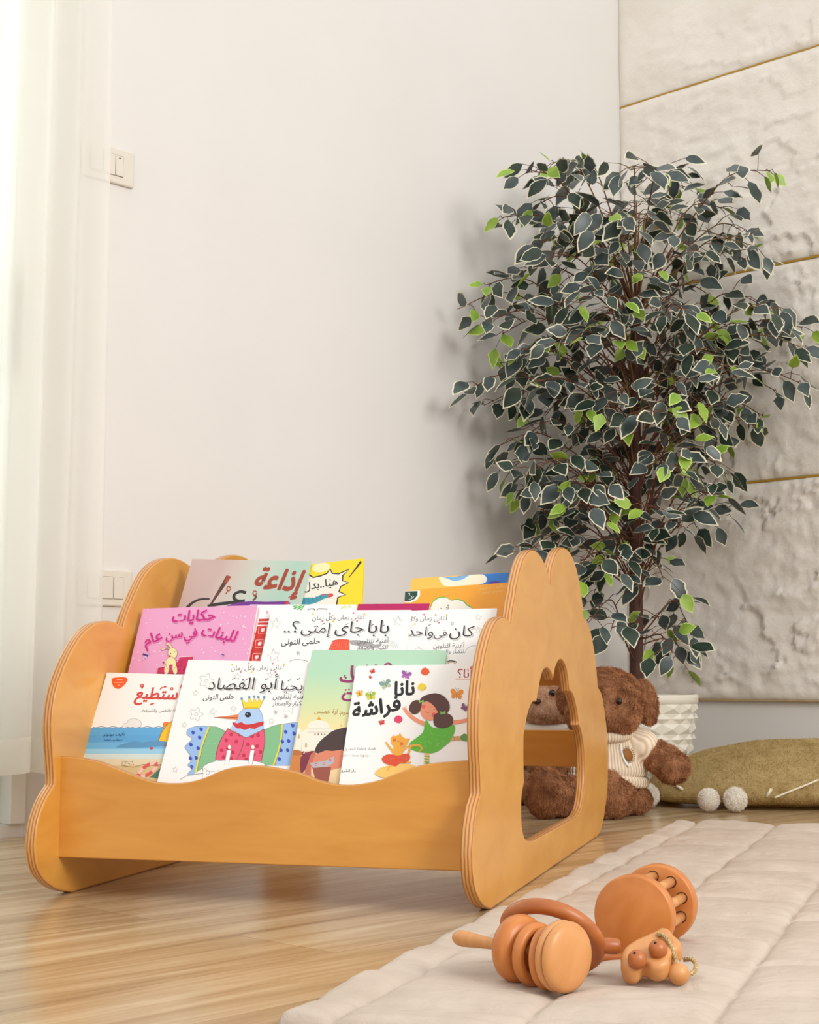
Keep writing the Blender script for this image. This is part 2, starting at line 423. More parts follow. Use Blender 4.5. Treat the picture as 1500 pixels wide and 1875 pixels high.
def slab(name, loops, thick, bevel, parent, mats, M):
    """flat board cut to the given loops, thickness along local Z, rounded rims"""
    cu = bpy.data.curves.new(name, 'CURVE'); cu.dimensions = '2D'; cu.fill_mode = 'BOTH'
    cu.extrude = thick/2-bevel; cu.bevel_depth = bevel; cu.bevel_resolution = 2; cu.offset = -bevel
    for L in loops:
        s = cu.splines.new('POLY'); s.points.add(len(L)-1); s.use_cyclic_u = True
        for p, q in zip(s.points, L): p.co = (q[0], q[1], 0, 1)
    to = bpy.data.objects.new('tmp', cu); COL.objects.link(to)
    dg = bpy.context.evaluated_depsgraph_get(); me = bpy.data.meshes.new_from_object(to.evaluated_get(dg))
    bpy.data.objects.remove(to); bpy.data.curves.remove(cu)
    me.transform(Matrix.Scale(1, 4)); 
    o = meshobj(name, me, mats, parent)
    for p in me.polygons:
        p.material_index = 1 if (abs(p.normal.z) < .75 and len(mats) > 1) else 0
        p.use_smooth = abs(p.normal.z) < .999
    me.transform(M)
    return o
PT = .018; LW = .69
M_side = axes((0, 1, 0), (0, 0, 1), (1, 0, 0), (0, 0, 0))
for x in (-PT/2, -LW-PT/2):
    slab('side_panel', [lobes(OUT), lobes(HOLE)], PT, .0035, shelf, [M_ply, M_edge], Matrix.Translation((x, 0, 0)) @ M_side)
# wavy front board: traced top profile along the width (from left to right)
FS = -.050; FT = .013
wave = []
FP0 = SO + VY*FS
for px, py in ((113, 1385), (135, 1386), (157, 1389.5), (180, 1394), (209, 1405), (240, 1417.5), (267, 1428), (290, 1433), (318, 1434.5), (345, 1432), (375, 1424), (405, 1411), (430, 1404.5), (455, 1402), (480, 1402.5), (500, 1405.5), (526, 1410), (553, 1417), (580, 1428), (607, 1435), (633, 1437.5), (660, 1435.5), (692, 1429), (724, 1417), (756, 1405), (788, 1398), (820, 1395), (855, 1392)):
    q = on_plane(px, py, FP0, VY) - SO
    wave.append((q.dot(UX), q.z))
wave[0] = (-LW-.002, wave[0][1]); wave = [w for w in wave if w[0] < -.022]; wave.append((-PT+.002, wave[-1][1]+.0005))
wl = [tuple(q) for q in catmull([Vector(w) for w in wave], 4)]
loop = [(-LW-.002, .061)] + [(-PT+.002, .061)] + list(reversed(wl))
M_ply_f = wood_mat('honey_birch_front', (210, 142, 56), (224, 160, 72), (3, 3, 14))
def ply_edge_y():
    m = M_edge.copy(); m.name = 'plywood_edge_front'
    for l in list(m.node_tree.links):
        if l.from_socket.name == 'X' and l.from_node.type == 'SEPXYZ':
            to = l.to_socket; fr = l.from_node; m.node_tree.links.remove(l); m.node_tree.links.new(fr.outputs['Y'], to)
    return m
M_edge_y = ply_edge_y()
slab('front_panel', [loop], FT, .002, shelf, [M_ply_f, M_edge_y], Matrix.Translation((0, FS+FT/2, 0)) @ axes((1, 0, 0), (0, 0, 1), (0, -1, 0), (0, 0, 0)))
# three leaning tiers: backboard and ledge
LEAN = R(28)
WB = Vector((0, math.sin(LEAN), math.cos(LEAN))); NB = Vector((0, -math.cos(LEAN), math.sin(LEAN)))
TIER = {1: .102, 2: .175, 3: .278}; LEDGE = {1: -.252, 2: -.137, 3: -.022}
def rowframe(r, off=0):      # shelf-local origin of a tier: along width / up the lean / towards the reader
    o = Vector((0, TIER[r], .353)) + NB*off
    return axes((1, 0, 0), WB, NB, o)
for r, top in ((1, -.03), (2, .08), (3, .095)):
    M = rowframe(r, -.0075)
    bm = bmesh.new(); box(bm, (-LW, LEDGE[r]-.008, -.008), (-PT, top, 0), 0, M); obj('backboard', bm, M_ply, shelf)
    dep = {1: .022, 2: .030, 3: .034}[r]
    bm = bmesh.new(); box(bm, (-LW, LEDGE[r]-.008, 0), (-PT, LEDGE[r]-.0005, dep), 0, M); obj('ledge', bm, M_ply, shelf)
# far-side rail, under a backboard leaned and lengthened to block light from above
dv = Vector((0, -.25, .132)).normalized(); nv = Vector((0, dv.z, -dv.y))
bm = bmesh.new(); box(bm, (-LW, 0, 0), (-PT, .283, .012), 0, axes((1, 0, 0), dv, Vector((1, 0, 0)).cross(dv), (0, .95, .338))); obj('backboard', bm, [M_ply_f], shelf)
bm = bmesh.new(); box(bm, (-LW, 1.085, .150), (-PT, 1.10, .229), .0015); obj('rail', bm, [M_ply_f], shelf)

# ------------------------------------------------------------------ Arabic lettering (joined presentation forms, laid right to left)
_F = {}
for ch, base, n in (('ا', 0xFE8D, 2), ('أ', 0xFE83, 2), ('إ', 0xFE87, 2), ('آ', 0xFE81, 2), ('ب', 0xFE8F, 4), ('ة', 0xFE93, 2), ('ت', 0xFE95, 4), ('ث', 0xFE99, 4),
    ('ج', 0xFE9D, 4), ('ح', 0xFEA1, 4), ('خ', 0xFEA5, 4), ('د', 0xFEA9, 2), ('ذ', 0xFEAB, 2), ('ر', 0xFEAD, 2), ('ز', 0xFEAF, 2), ('س', 0xFEB1, 4), ('ش', 0xFEB5, 4),
    ('ص', 0xFEB9, 4), ('ض', 0xFEBD, 4), ('ط', 0xFEC1, 4), ('ظ', 0xFEC5, 4), ('ع', 0xFEC9, 4), ('غ', 0xFECD, 4), ('ف', 0xFED1, 4), ('ق', 0xFED5, 4), ('ك', 0xFED9, 4),
    ('ل', 0xFEDD, 4), ('م', 0xFEE1, 4), ('ن', 0xFEE5, 4), ('ه', 0xFEE9, 4), ('و', 0xFEED, 2), ('ى', 0xFEEF, 2), ('ي', 0xFEF1, 4), ('ئ', 0xFE89, 4)):
    _F[ch] = [chr(base+k) for k in range(n)]
def shape(s):
    s = s.replace('لا', '\ufefb')
    out = []
    for i, c in enumerate(s):
        if c not in _F: out.append(c); continue
        prev = i > 0 and s[i-1] in _F and len(_F[s[i-1]]) == 4
        nxt = i+1 < len(s) and (s[i+1] in _F or s[i+1] == '\ufefb') and len(_F[c]) == 4
        f = _F[c]
        out.append(f[(3 if nxt else 1) if prev else (2 if nxt else 0)])
        if c == '\ufefb' and prev: out[-1] = '\ufefc'
    return ''.join(reversed(out))
_tx = {}
def letters(s):
    k = s
    if k not in _tx:
        cu = bpy.data.curves.new('t', 'FONT'); cu.body = shape(s); cu.resolution_u = 3
        o = bpy.data.objects.new('t', cu); COL.objects.link(o)
        dg = bpy.context.evaluated_depsgraph_get(); me = bpy.data.meshes.new_from_object(o.evaluated_get(dg))
        V = [tuple(v.co[:2]) for v in me.vertices]; Fs = [tuple(p.vertices) for p in me.polygons]
        bpy.data.objects.remove(o); bpy.data.curves.remove(cu); bpy.data.meshes.remove(me)
        _tx[k] = (V, Fs)
    return _tx[k]

# ------------------------------------------------------------------ books
M_paper = flat((244, 240, 230), .7, name='page_paper')
class Book:
    """One picture book leaning on a tier. tl/tr are its visible top corners, H its height; artwork is entered in photo pixels and carried onto the cover."""
    def __init__(s, label, row, off, tl, W, H, rot=0, base=(245, 243, 240), thick=.005, group='picture books on the display shelf', coat=.25, rad=0):
        s.row, s.off = row, off
        Mw = Matrix.Translation(SO) @ Matrix.Rotation(-TH, 4, 'Z') @ rowframe(row, off)
        s.n = (Mw.to_3x3() @ Vector((0, 0, 1)))
        q = Mw.inverted() @ on_plane(tl[0], tl[1], Mw.translation, s.n)
        W = min(W, (-.0218-q.x-max(0, H*math.sin(R(rot))))/math.cos(R(rot)))
        M = Mw @ Matrix.Translation((q.x, q.y, 0)) @ Matrix.Rotation(R(rot), 4, 'Z') @ Matrix.Translation((0, -H, 0))
        s.M, s.Mi, s.W, s.H, s.T = M, M.inverted(), W, H, thick
        base_m = base if not isinstance(base, tuple) else flat(base, .35, coat)
        s.mats = [base_m]; s.idx = {}; s.bm = bmesh.new(); s.layer = 1
        t = thing('picture_book', label, 'book', group=group, matrix=M); s.t = t
        bm = bmesh.new(); box(bm, (.001, .001, -thick+.0007), (W-.0012, H-.001, -.0008)); obj('page_block', bm, M_paper, t)
        bm = bmesh.new(); box(bm, (0, 0, -thick), (W, H, -thick+.0007)); obj('back_cover', bm, base_m, t)
        # front board
        c = []
        r = max(rad, .0004)
        for cx, cy, a0 in ((W-r, H-r, 0), (r, H-r, 90), (r, r, 180), (W-r, r, 270)):
            for k in range(5): a = R(a0+k*22.5); c.append((cx+r*math.cos(a), cy+r*math.sin(a)))
        top = [s.bm.verts.new((x, y, 0)) for x, y in c]; bot = [s.bm.verts.new((x, y, -.0008)) for x, y in c]
        s.bm.faces.new(top); s.bm.faces.new(list(reversed(bot)))
        for k in range(len(c)): s.bm.faces.new((top[k-1], bot[k-1], bot[k], top[k]))
    def P(s, x, y):
        p = s.Mi @ on_plane(x, y, s.M.translation, s.n); return (p.x, p.y)
    def mi(s, col):
        m = flat(col, .35, .25) if isinstance(col, tuple) else col
        if m not in s.mats: s.mats.append(m)
        return s.mats.index(m)
    def z(s):
        s.layer += 1; return .000007*s.layer
    def inb(s, p): return (min(max(p[0], .0002), s.W-.0002), min(max(p[1], .0002), s.H-.0002))
    def poly_l(s, pts, col, clip=True):
        z = s.z(); k = s.mi(col); o = []
        for p in pts:
            p = s.inb(p) if clip else p
            if not o or (abs(p[0]-o[-1][0])+abs(p[1]-o[-1][1])) > 2e-5: o.append(p)
        if len(o) < 3: return
        try: f = s.bm.faces.new([s.bm.verts.new((x, y, z)) for x, y in o]); f.material_index = k; f.normal_update(); 
        except ValueError: return
        if f.normal.z < 0: f.normal_flip()
    def poly(s, pts, col, smooth=0):
        if smooth: pts = [tuple(q) for q in catmull([Vector(p) for p in pts], smooth, True)]
        s.poly_l([s.P(*p) for p in pts], col)
    def ell(s, cx, cy, rx, ry, col, rot=0, n=20):
        a = R(rot); pts = []
        for k in range(n):
            t = 2*math.pi*k/n; x, y = rx*math.cos(t), ry*math.sin(t)
            pts.append((cx+x*math.cos(a)-y*math.sin(a), cy+x*math.sin(a)+y*math.cos(a)))
        s.poly(pts, col)
    def line(s, pts, wpx, col, smooth=0, closed=False):
        """brush stroke; wpx may be one width or a list of two (start, end)"""
        if smooth: pts = [tuple(q) for q in catmull([Vector(p) for p in pts], smooth, closed)]
        L = [Vector(s.P(*p)) for p in pts]
        if closed: L.append(L[0])
        L = [p for i, p in enumerate(L) if i == 0 or (p-L[i-1]).length > 1e-5]
        if len(L) < 2: return
        sc = abs(s.P(pts[0][0]+1, pts[0][1])[0]-s.P(pts[0][0], pts[0][1])[0])
        w0, w1 = (wpx if isinstance(wpx, (list, tuple)) else (wpx, wpx))
        z = s.z(); k = s.mi(col); A = []; B = []
        for i, p in enumerate(L):
            t = (L[min(i+1, len(L)-1)]-L[max(i-1, 0)]).normalized(); nn = Vector((-t.y, t.x))
            w = (w0+(w1-w0)*i/(len(L)-1))*sc/2
            a, b = s.inb(p+nn*w), s.inb(p-nn*w)
            A.append(s.bm.verts.new((a[0], a[1], z))); B.append(s.bm.verts.new((b[0], b[1], z)))
        for i in range(len(L)-1):
            try: f = s.bm.faces.new((A[i], B[i], B[i+1], A[i+1])); f.material_index = k
            except ValueError: pass
    def text(s, t, x0, y0, x1, y1, col=(30, 28, 28), bold=0.0, hs=1.0, slant=0.0, xmin=None):
        V, Fs = letters(t)
        a = Vector(s.P(x0, y0)); b = Vector(s.P(x1, y1)); d = b-a; L = d.length; d.normalize(); nn = Vector((-d.y, d.x))
        lo = min(v[0] for v in V); hi = max(v[0] for v in V); sc = L/(hi-lo)
        z = s.z(); k = s.mi(col)
        w = max(bold, 0)*.8
        for ox, oy in ((0, 0),) if w == 0 else ((0, 0), (w, w), (-w, w), (w, -w), (-w, -w), (1.4*w, 0), (-1.4*w, 0), (0, 1.4*w), (0, -1.4*w)):
            vs = []
            for x, y in V:
                p = a + d*((x-lo+ox)*sc + y*sc*hs*slant) + nn*((y+oy)*sc*hs)
                vs.append(s.bm.verts.new((*s.inb(p), z)))
            for f in Fs:
                try: s.bm.faces.new([vs[i] for i in f]).material_index = k
                except ValueError: pass
            z += 4e-7
    def star(s, cx, cy, r, col=(170, 168, 166), w=.7, rot=0):
        pts = []
        for k in range(10):
            a = R(-90+36*k+rot); rr = r if k % 2 == 0 else r*.42; pts.append((cx+rr*math.cos(a), cy+rr*math.sin(a)))
        s.line(pts, w, col, closed=True)
    def flower(s, cx, cy, r, col=(170, 168, 166), w=.7):
        pts = [(cx+r*(1+.28*math.cos(5*t))*math.cos(t), cy+r*(1+.28*math.cos(5*t))*math.sin(t)) for t in [2*math.pi*k/40 for k in range(40)]]
        s.line(pts, w, col, closed=True); s.line([(cx+r*.3*math.cos(2*math.pi*k/10), cy+r*.3*math.sin(2*math.pi*k/10)) for k in range(10)], w, col, closed=True)
    def asterisk(s, cx, cy, r, col=(170, 168, 166), w=.7):
        for k in range(4):
            a = math.pi*k/4+.2; s.line([(cx-r*math.cos(a), cy-r*math.sin(a)), (cx+r*math.cos(a), cy+r*math.sin(a))], w, col)
    def done(s):
        me = bpy.data.meshes.new('front_cover'); s.bm.normal_update(); s.bm.to_mesh(me); s.bm.free()
        for m in s.mats: me.materials.append(m)
        o = bpy.data.objects.new('front_cover', me); COL.objects.link(o); o.parent = s.t
        return s
def gradient(name, stops, axis='Y', size=.28, ang=0):
    m, nt, b = nodes(name)
    tc = N(nt, 'ShaderNodeTexCoord'); mp = N(nt, 'ShaderNodeMapping'); mp.inputs['Rotation'].default_value = (0, 0, ang); nt.links.new(tc.outputs['Object'], mp.inputs['Vector'])
    sx = N(nt, 'ShaderNodeSeparateXYZ'); nt.links.new(mp.outputs['Vector'], sx.inputs[0])
    mu = N(nt, 'ShaderNodeMath', operation='MULTIPLY'); mu.inputs[1].default_value = 1/size; nt.links.new(sx.outputs[axis], mu.inputs[0])
    r = ramp(nt, stops); nt.links.new(mu.outputs[0], r.inputs['Fac']); nt.links.new(r.outputs['Color'], b.inputs['Base Color'])
    b.inputs['Roughness'].default_value = .35; b.inputs['Coat Weight'].default_value = .25
    return m
BK = (38, 36, 36); GR = (150, 148, 148)
rnd = random.Random(5)
# --- front tier -------------------------------------------------------------
b = Book('white picture book with a blue sea, yellow parasol and red title at front left', 1, 0, (196, 1231.5), .245, .245, -1.6)
C = lambda x, y: (140+x/3.26, 1190+y/3.26)
def pl(b, col, *pts, smooth=0): b.poly([C(*p) for p in pts], col, smooth)
def ln(b, w, col, *pts, smooth=0, closed=False): b.line([C(*p) for p in pts], w, col, smooth, closed)
for y0, y1, c in ((462, 505, (92, 168, 218)), (505, 550, (86, 162, 214)), (550, 590, (104, 178, 222)), (590, 620, (150, 204, 230)), (620, 650, (206, 220, 214)), (650, 690, (222, 208, 172)), (690, 790, (212, 184, 128))):
    pl(b, c, (20, y0), (700, y0), (700, y1+1), (20, y1+1))
ln(b, 1.0, (60, 110, 150), *[(98+12*k, 461+3*math.sin(k*1.1)) for k in range(48)])
pl(b, (232, 230, 228), (275, 460), (283, 440), (302, 436), (312, 418), (345, 410), (372, 418), (388, 436), (384, 460))
ln(b, .8, (170, 170, 172), (275, 460), (283, 440), (302, 436), (312, 418), (345, 410), (372, 418), (388, 436), (384, 460), smooth=3)
pl(b, (244, 190, 22), (640, 400), (592, 412), (548, 442), (510, 490), (484, 558), (560, 552), (660, 520))
ln(b, 1.1, (120, 80, 30), (592, 412), (548, 442), (510, 490), (484, 558), (468, 572), smooth=3)
pl(b, (232, 120, 40), (516, 440), (528, 430), (552, 432), (536, 452), (518, 462), smooth=2)
for hx, hy in ((450, 587), (531, 569)):
    pl(b, (206, 56, 48), (hx-11, hy-4), (hx-3, hy-9), (hx+3, hy-5), (hx+10, hy-8), (hx+9, hy+3), (hx-6, hy+10), smooth=2)
for k in range(5): ln(b, .8, (70, 120, 160), (240+30*k, 580-6*k), (300+40*k, 572-4*k), (380+34*k, 570-3*k), smooth=3)
pl(b, (86, 146, 190), (240, 582), (300, 556), (350, 545), (400, 552), (480, 540), (560, 560), (450, 580), smooth=2)
for k in range(26):
    x, y = rnd.uniform(270, 340), rnd.uniform(664, 690); ln(b, .7, (90, 76, 60), (x, y), (x+5, y-4))
ln(b, .8, (120, 100, 76), (270, 690), (340, 700), (400, 684), (470, 690), (540, 676), smooth=3)
ring = [C(425+54*math.cos(t)*.98-14*math.sin(t), 717+36*math.sin(t)-22*math.cos(t)) for t in [2*math.pi*k/16 for k in range(17)]]
for k in range(16): b.line([ring[k], ring[k+1]], 6.6, (216, 84, 76) if (k//2) % 2 else (244, 190, 178))
pl(b, (66, 120, 92), (440, 760), (520, 690), (560, 700), (560, 780)); pl(b, (110, 70, 52), (500, 690), (560, 660), (560, 720))
b.text('أستطيع', *C(350, 290), *C(622, 296), (214, 62, 52), .022, 1.05)
for q in ((520, 222, 538, 220), (440, 326, 464, 320), (500, 236, 514, 222)): ln(b, 2.2, (214, 62, 52), q[:2], q[2:])
b.line([C(393+9*math.cos(t), 214+9*math.sin(t)) for t in [k*.7 for k in range(9)]] + [C(392, 232)], 2.0, (214, 62, 52)); b.line([C(570+7*math.cos(t), 232+7*math.sin(t)) for t in [k*.7 for k in range(10)]], 1.8, (214, 62, 52))
b.text('ـقة بالنفس والشجاعة', *C(390, 372), *C(606, 368), (128, 122, 112), 0, 1)
b.text('تأليف: موموتو', *C(163, 513), *C(287, 511), (24, 84, 132), .01, 1); b.text('ترجمة: بيت الحكمة', *C(165, 543), *C(272, 541), (24, 84, 132), .01, 1)
pl(b, (236, 92, 36), (212, 178), (222, 168), (262, 164), (296, 166), (306, 178), (290, 206), (256, 232), (226, 222), (215, 202), smooth=3)
for y, a, c in ((180, 240, 276), (195, 228, 284), (212, 246, 262)): ln(b, 1.1, (250, 210, 190), (a, y), (c, y-1))
b.done()

b = Book('white colouring book with a crowned blue-headed bird above a cake', 1, .0065, (345, 1208), .252, .258, -1.4)
b.text('أغانى زمان وكل زمان', *C(922, 122), *C(1236, 116), BK, 0, 1.05)
for x, y, c in ((930, 88, (240, 200, 60)), (1030, 82, (220, 120, 140)), (1172, 82, (220, 110, 130)), (1240, 88, (240, 190, 60)), (980, 132, (222, 120, 140)), (1045, 134, (240, 200, 60)), (1188, 132, (220, 110, 130))): b.ell(*C(x, y), 1.8, 1.8, c)
for dx, dy, c in ((9, 8, (196, 194, 192)), (0, 0, BK)):
    b.text('أبو الفصاد', *C(782+dx, 236+dy), *C(1192+dx, 234+dy), c, -.006, .98); b.text('يحيا', *C(1216+dx, 240+dy), *C(1346+dx, 242+dy), c, -.006, .95)
for x, y in ((930, 176), (1010, 178), (1128, 178), (1262, 186), (1316, 178)): ln(b, 1.5, BK, (x, y), (x+18, y-8))
b.text('حلمى التونى', *C(755, 297), *C(940, 292), BK, .008, 1.15)
b.text('أغنية للتلوين', *C(1172, 292), *C(1372, 290), (66, 64, 64), 0, 1.05); b.text('للكبار والصغار', *C(1168, 332), *C(1362, 330), (66, 64, 64), 0, 1.1)
for f in ((775, 185, 11), (715, 385, 10)): b.flower(*C(*f[:2]), f[2])
for q in ((710, 258, 6), (815, 370, 7), (938, 352, 6), (645, 448, 6), (1165, 425, 6), (590, 715, 6), (960, 158, 7), (1155, 150, 6), (1270, 340, 15)): b.star(*C(*q[:2]), q[2], rot=10)
for q in ((1190, 372, 5), (1250, 398, 5)): b.asterisk(*C(*q[:2]), q[2])
BLU, NAV, GRN, YEL = (150, 186, 232), (46, 72, 176), (128, 186, 136), (232, 214, 60)
pl(b, GRN, (785, 458), (840, 462), (885, 480), (900, 500), (852, 580), (832, 660), (780, 690), (715, 732), (738, 620), (766, 530))
pl(b, BLU, (705, 458), (785, 458), (766, 530), (738, 620), (712, 734), (664, 742), (694, 704), (664, 690), (690, 650), (652, 590), (652, 572), (690, 532), (660, 505), (664, 474), smooth=3)
pl(b, GRN, (1122, 478), (1170, 456), (1222, 445), (1222, 540), (1196, 640), (1178, 690), (1100, 690), (1112, 620))
pl(b, BLU, (1230, 443), (1290, 434), (1320, 430), (1320, 690), (1185, 692), (1205, 630), (1228, 540))
for cx, (ax, ay, bx, by) in ((0, (792, 460, 712, 734)), (1, (1228, 445, 1176, 692))):
    ln(b, 3.0, YEL, (ax, ay), ((ax+bx)/2+(-8 if cx == 0 else 16), (ay+by)/2-10), (bx, by), smooth=3); ln(b, .7, (110, 110, 60), (ax+7, ay), ((ax+bx)/2+(0 if cx == 0 else 23), (ay+by)/2-10), (bx+7, by), smooth=3)
for x, y in ((697, 494), (745, 474), (736, 524), (684, 566), (727, 588), (682, 648), (716, 645), (689, 700), (1250, 490), (1292, 452), (1268, 545), (1230, 548), (1222, 600), (1262, 600), (1212, 652), (1300, 500)):
    pl(b, NAV, (x-11, y-3), (x-5, y-12), (x+4, y-9), (x+11, y-2), (x+7, y+9), (x-4, y+11), smooth=2)
for k in range(12):
    x, y = rnd.uniform(770, 850), rnd.uniform(490, 640); ln(b, .8, (150, 204, 156), (x-28, y), (x, y-2))
ln(b, .7, GR, (664, 474), (660, 505), (690, 532), (652, 572), (652, 590), (690, 650), (664, 690), (694, 704), (664, 742), smooth=3)
ln(b, .7, GR, (705, 458), (785, 456), (850, 464), (900, 500), smooth=2); ln(b, .7, GR, (1122, 478), (1170, 456), (1230, 443), (1310, 434), smooth=2)
pl(b, (226, 84, 118), (905, 470), (1013, 527), (1120, 474), (1126, 550), (1118, 600), (1104, 666), (832, 656), (840, 600), (866, 530))
for x, y in ((925, 505), (895, 540), (955, 548), (905, 585), (868, 600), (935, 612), (880, 640), (1050, 515), (1085, 510), (1025, 565), (1080, 575), (1060, 625), (1100, 610), (1000, 630), (975, 505), (925, 650), (1015, 655)):
    pl(b, (196, 34, 70), (x-11, y-4), (x, y-12), (x+11, y-3), (x+8, y+9), (x-7, y+11), smooth=2)
ln(b, 1.0, (130, 60, 60), (905, 470), (866, 530), (840, 600), (832, 656), smooth=2); ln(b, .9, (130, 60, 60), (1120, 474), (1126, 550), (1104, 666), smooth=2)
ln(b, 1.3, (134, 84, 60), (1000, 530), (992, 580), (960, 652), smooth=2)
pl(b, (172, 202, 238), (1000, 352), (966, 386), (962, 416), (940, 440), (920, 470), (1013, 526), (1121, 474), (1116, 400), (1104, 368), (1090, 352))
ln(b, 1.4, (150, 90, 64), (903, 470), (1013, 527), (1122, 474))
ln(b, .8, GR, (1000, 352), (966, 386), (962, 416), (940, 440)); ln(b, .8, GR, (1090, 352), (1110, 390), (1118, 440))
pl(b, (204, 40, 44), (932, 432), (962, 440), (985, 432), (1010, 446), (1045, 444), (1078, 436), (1116, 428), (1115, 452), (1085, 462), (1062, 474), (1035, 468), (1005, 480), (982, 470), (960, 470), (940, 452), smooth=2)
pl(b, (230, 122, 66), (970, 385), (900, 396), (825, 403), (900, 412), (964, 416)); ln(b, .7, (110, 60, 30), (825, 403), (962, 404))
b.ell(*C(1025, 388), 5.6, 5.2, (20, 20, 26)); b.ell(*C(1021, 384), 1.3, 1.2, (200, 206, 220))
pl(b, (238, 212, 44), (1000, 352), (988, 292), (1018, 322), (1033, 284), (1056, 322), (1062, 280), (1080, 318), (1092, 283), (1102, 312), (1126, 286), (1090, 352))
ln(b, .7, (150, 120, 30), (1000, 352), (988, 292), (1018, 322), (1033, 284), (1056, 322), (1062, 280), (1080, 318), (1092, 283), (1102, 312), (1126, 286), (1090, 352), closed=True)
ln(b, 1.6, (212, 172, 30), (1000, 350), (1045, 344), (1091, 350))
for x, y in ((988, 292), (1033, 284), (1062, 280), (1087, 282), (1122, 283)): b.ell(*C(x, y), 2.2, 2.4, (96, 150, 178))
cake = [(758, 720), (756, 700), (790, 678), (850, 662), (950, 658), (1060, 664), (1120, 680), (1130, 700), (1130, 790), (756, 790)]
pl(b, (244, 242, 240), *cake); ln(b, 1, GR, *cake[:8], smooth=3); ln(b, .8, GR, (760, 705), (800, 728), (850, 722), (880, 735), (920, 722), (980, 730), (1040, 715), (1128, 700), smooth=3)
ln(b, .8, GR, (620, 775), (660, 752), (720, 742), (760, 738), smooth=3); b.line([C(785+10*math.cos(t), 735+11*math.sin(t)) for t in [k*.5 for k in range(13)]], .8, GR)
for x in (900, 1040):
    pl(b, (248, 246, 244), (x, 600), (x+24, 602), (x+10, 686), (x-14, 684)); ln(b, .8, GR, (x, 600), (x-14, 684)); ln(b, .8, GR, (x+24, 602), (x+10, 686))
    pl(b, (250, 244, 232), (x+14, 566), (x+25, 580), (x+20, 594), (x+8, 592), (x+4, 580), smooth=3); ln(b, .7, (160, 110, 90), (x+14, 566), (x+25, 580), (x+20, 594), (x+8, 592), (x+4, 580), closed=True, smooth=3)
b.done()

b = Book('plain white book mostly hidden behind the girl-and-butterflies book at front right', 1, .0060, (780, 1199), .135, .275, 1)
C = lambda x, y: (500+x/3.75, 1170+y/3.75)
ln(b, 2.2, (60, 40, 26), (1194, 158), (1215, 150), (1240, 152), (1262, 160), smooth=3); ln(b, 1.6, (196, 150, 80), (1200, 166), (1232, 158), (1256, 172), smooth=3)
b.done()

b = Book('mint to yellow picture book with a white domed palace and purple title', 1, .0125, (572, 1190), .228, .285, -.6,
         base=gradient('mint_yellow_cover', [(0, srgb(196, 150, 110)), (.28, srgb(238, 212, 160)), (.5, srgb(236, 220, 158)), (.66, srgb(206, 220, 168)), (.85, srgb(176, 216, 184)), (1, srgb(176, 214, 186))], size=.285), rad=.004)
PUR = (150, 44, 104)
ln(b, [5.5, 5], PUR, (545, 182), (541, 240), (552, 275), (535, 292), (490, 290), (466, 280), (468, 262), smooth=4)
ln(b, 2.4, PUR, (500, 248), (488, 258), (504, 268), (492, 276), smooth=3)
ln(b, 4.6, PUR, (500, 372), (478, 396), (488, 416), (530, 420), (560, 400), (540, 376), (505, 372), smooth=4); b.ell(*C(500, 350), 1.8, 1.6, PUR); b.ell(*C(522, 348), 1.8, 1.6, PUR)
ln(b, 4, PUR, (765, 178), (790, 168), (815, 178), smooth=3); ln(b, 2.6, PUR, (640, 182), (650, 178)); ln(b, 2.6, PUR, (700, 180), (712, 176))
b.text('رسوم: آية خميس', *C(285, 508), *C(540, 518), (166, 128, 46), .01, 1.1)
W1, W2 = (238, 232, 216), (222, 212, 190)
pl(b, W2, (150, 640), (470, 640), (470, 800), (140, 800)); pl(b, W1, (160, 625), (178, 610), (196, 625), (198, 690), (190, 780), (150, 780))
pl(b, W1, (235, 618), (238, 590), (262, 566), (312, 558), (362, 566), (386, 590), (390, 618)); pl(b, W1, (200, 640), (225, 618), (410, 618), (440, 640), (450, 760), (200, 770))
pl(b, (226, 160, 44), (302, 556), (316, 528), (330, 556)); pl(b, (226, 170, 60), (462, 600), (468, 584), (474, 600))
for x in (284, 306, 328, 350): pl(b, (120, 104, 84), (x, 662), (x+3, 646), (x+8, 644), (x+10, 660))
for x, y in ((170, 650), (220, 710)): pl(b, (196, 178, 140), (x, y+34), (x, y+10), (x+7, y), (x+14, y+10), (x+14, y+34))
ln(b, .8, (200, 190, 166), (235, 640), (440, 640)); ln(b, .8, (200, 190, 166), (240, 618), (390, 618))
pl(b, (204, 128, 54), (80, 880), (96, 820), (130, 786), (170, 784), (200, 820), (204, 870), (190, 920), (140, 940), (80, 920), smooth=3); pl(b, (184, 108, 44), (110, 790), (140, 764), (190, 768), (206, 796), (160, 800), smooth=2)
pl(b, (120, 40, 60), (190, 812), (230, 780), (290, 770), (250, 830), (220, 900), (190, 920), smooth=2)
for k in range(16): b.ell(*C(rnd.uniform(195, 290), rnd.uniform(775, 815)), 1.5, 1.5, (146, 44, 60))
pl(b, (66, 46, 44), (560, 610), (430, 624), (370, 662), (318, 708), (292, 752), (294, 782), (360, 790), (470, 770), (560, 740), smooth=3)
pl(b, (216, 130, 100), (300, 790), (360, 766), (410, 770), (480, 760), (480, 880), (400, 900), (250, 880), (270, 830)); pl(b, (196, 108, 84), (208, 960), (222, 900), (244, 838), (262, 790), (290, 768), (296, 782), (276, 830), (262, 880), (262, 960))
pl(b, (150, 78, 62), (270, 880), (400, 880), (380, 980), (290, 960)); pl(b, (178, 176, 182), (250, 852), (300, 846), (360, 836), (420, 806), (420, 850), (370, 878), (280, 886))
for x, y in ((296, 862), (350, 858), (392, 832)): b.ell(*C(x, y), 2.2, 2.4, (206, 60, 96)); b.ell(*C(x, y), .9, 1, (240, 200, 210))
b.done()

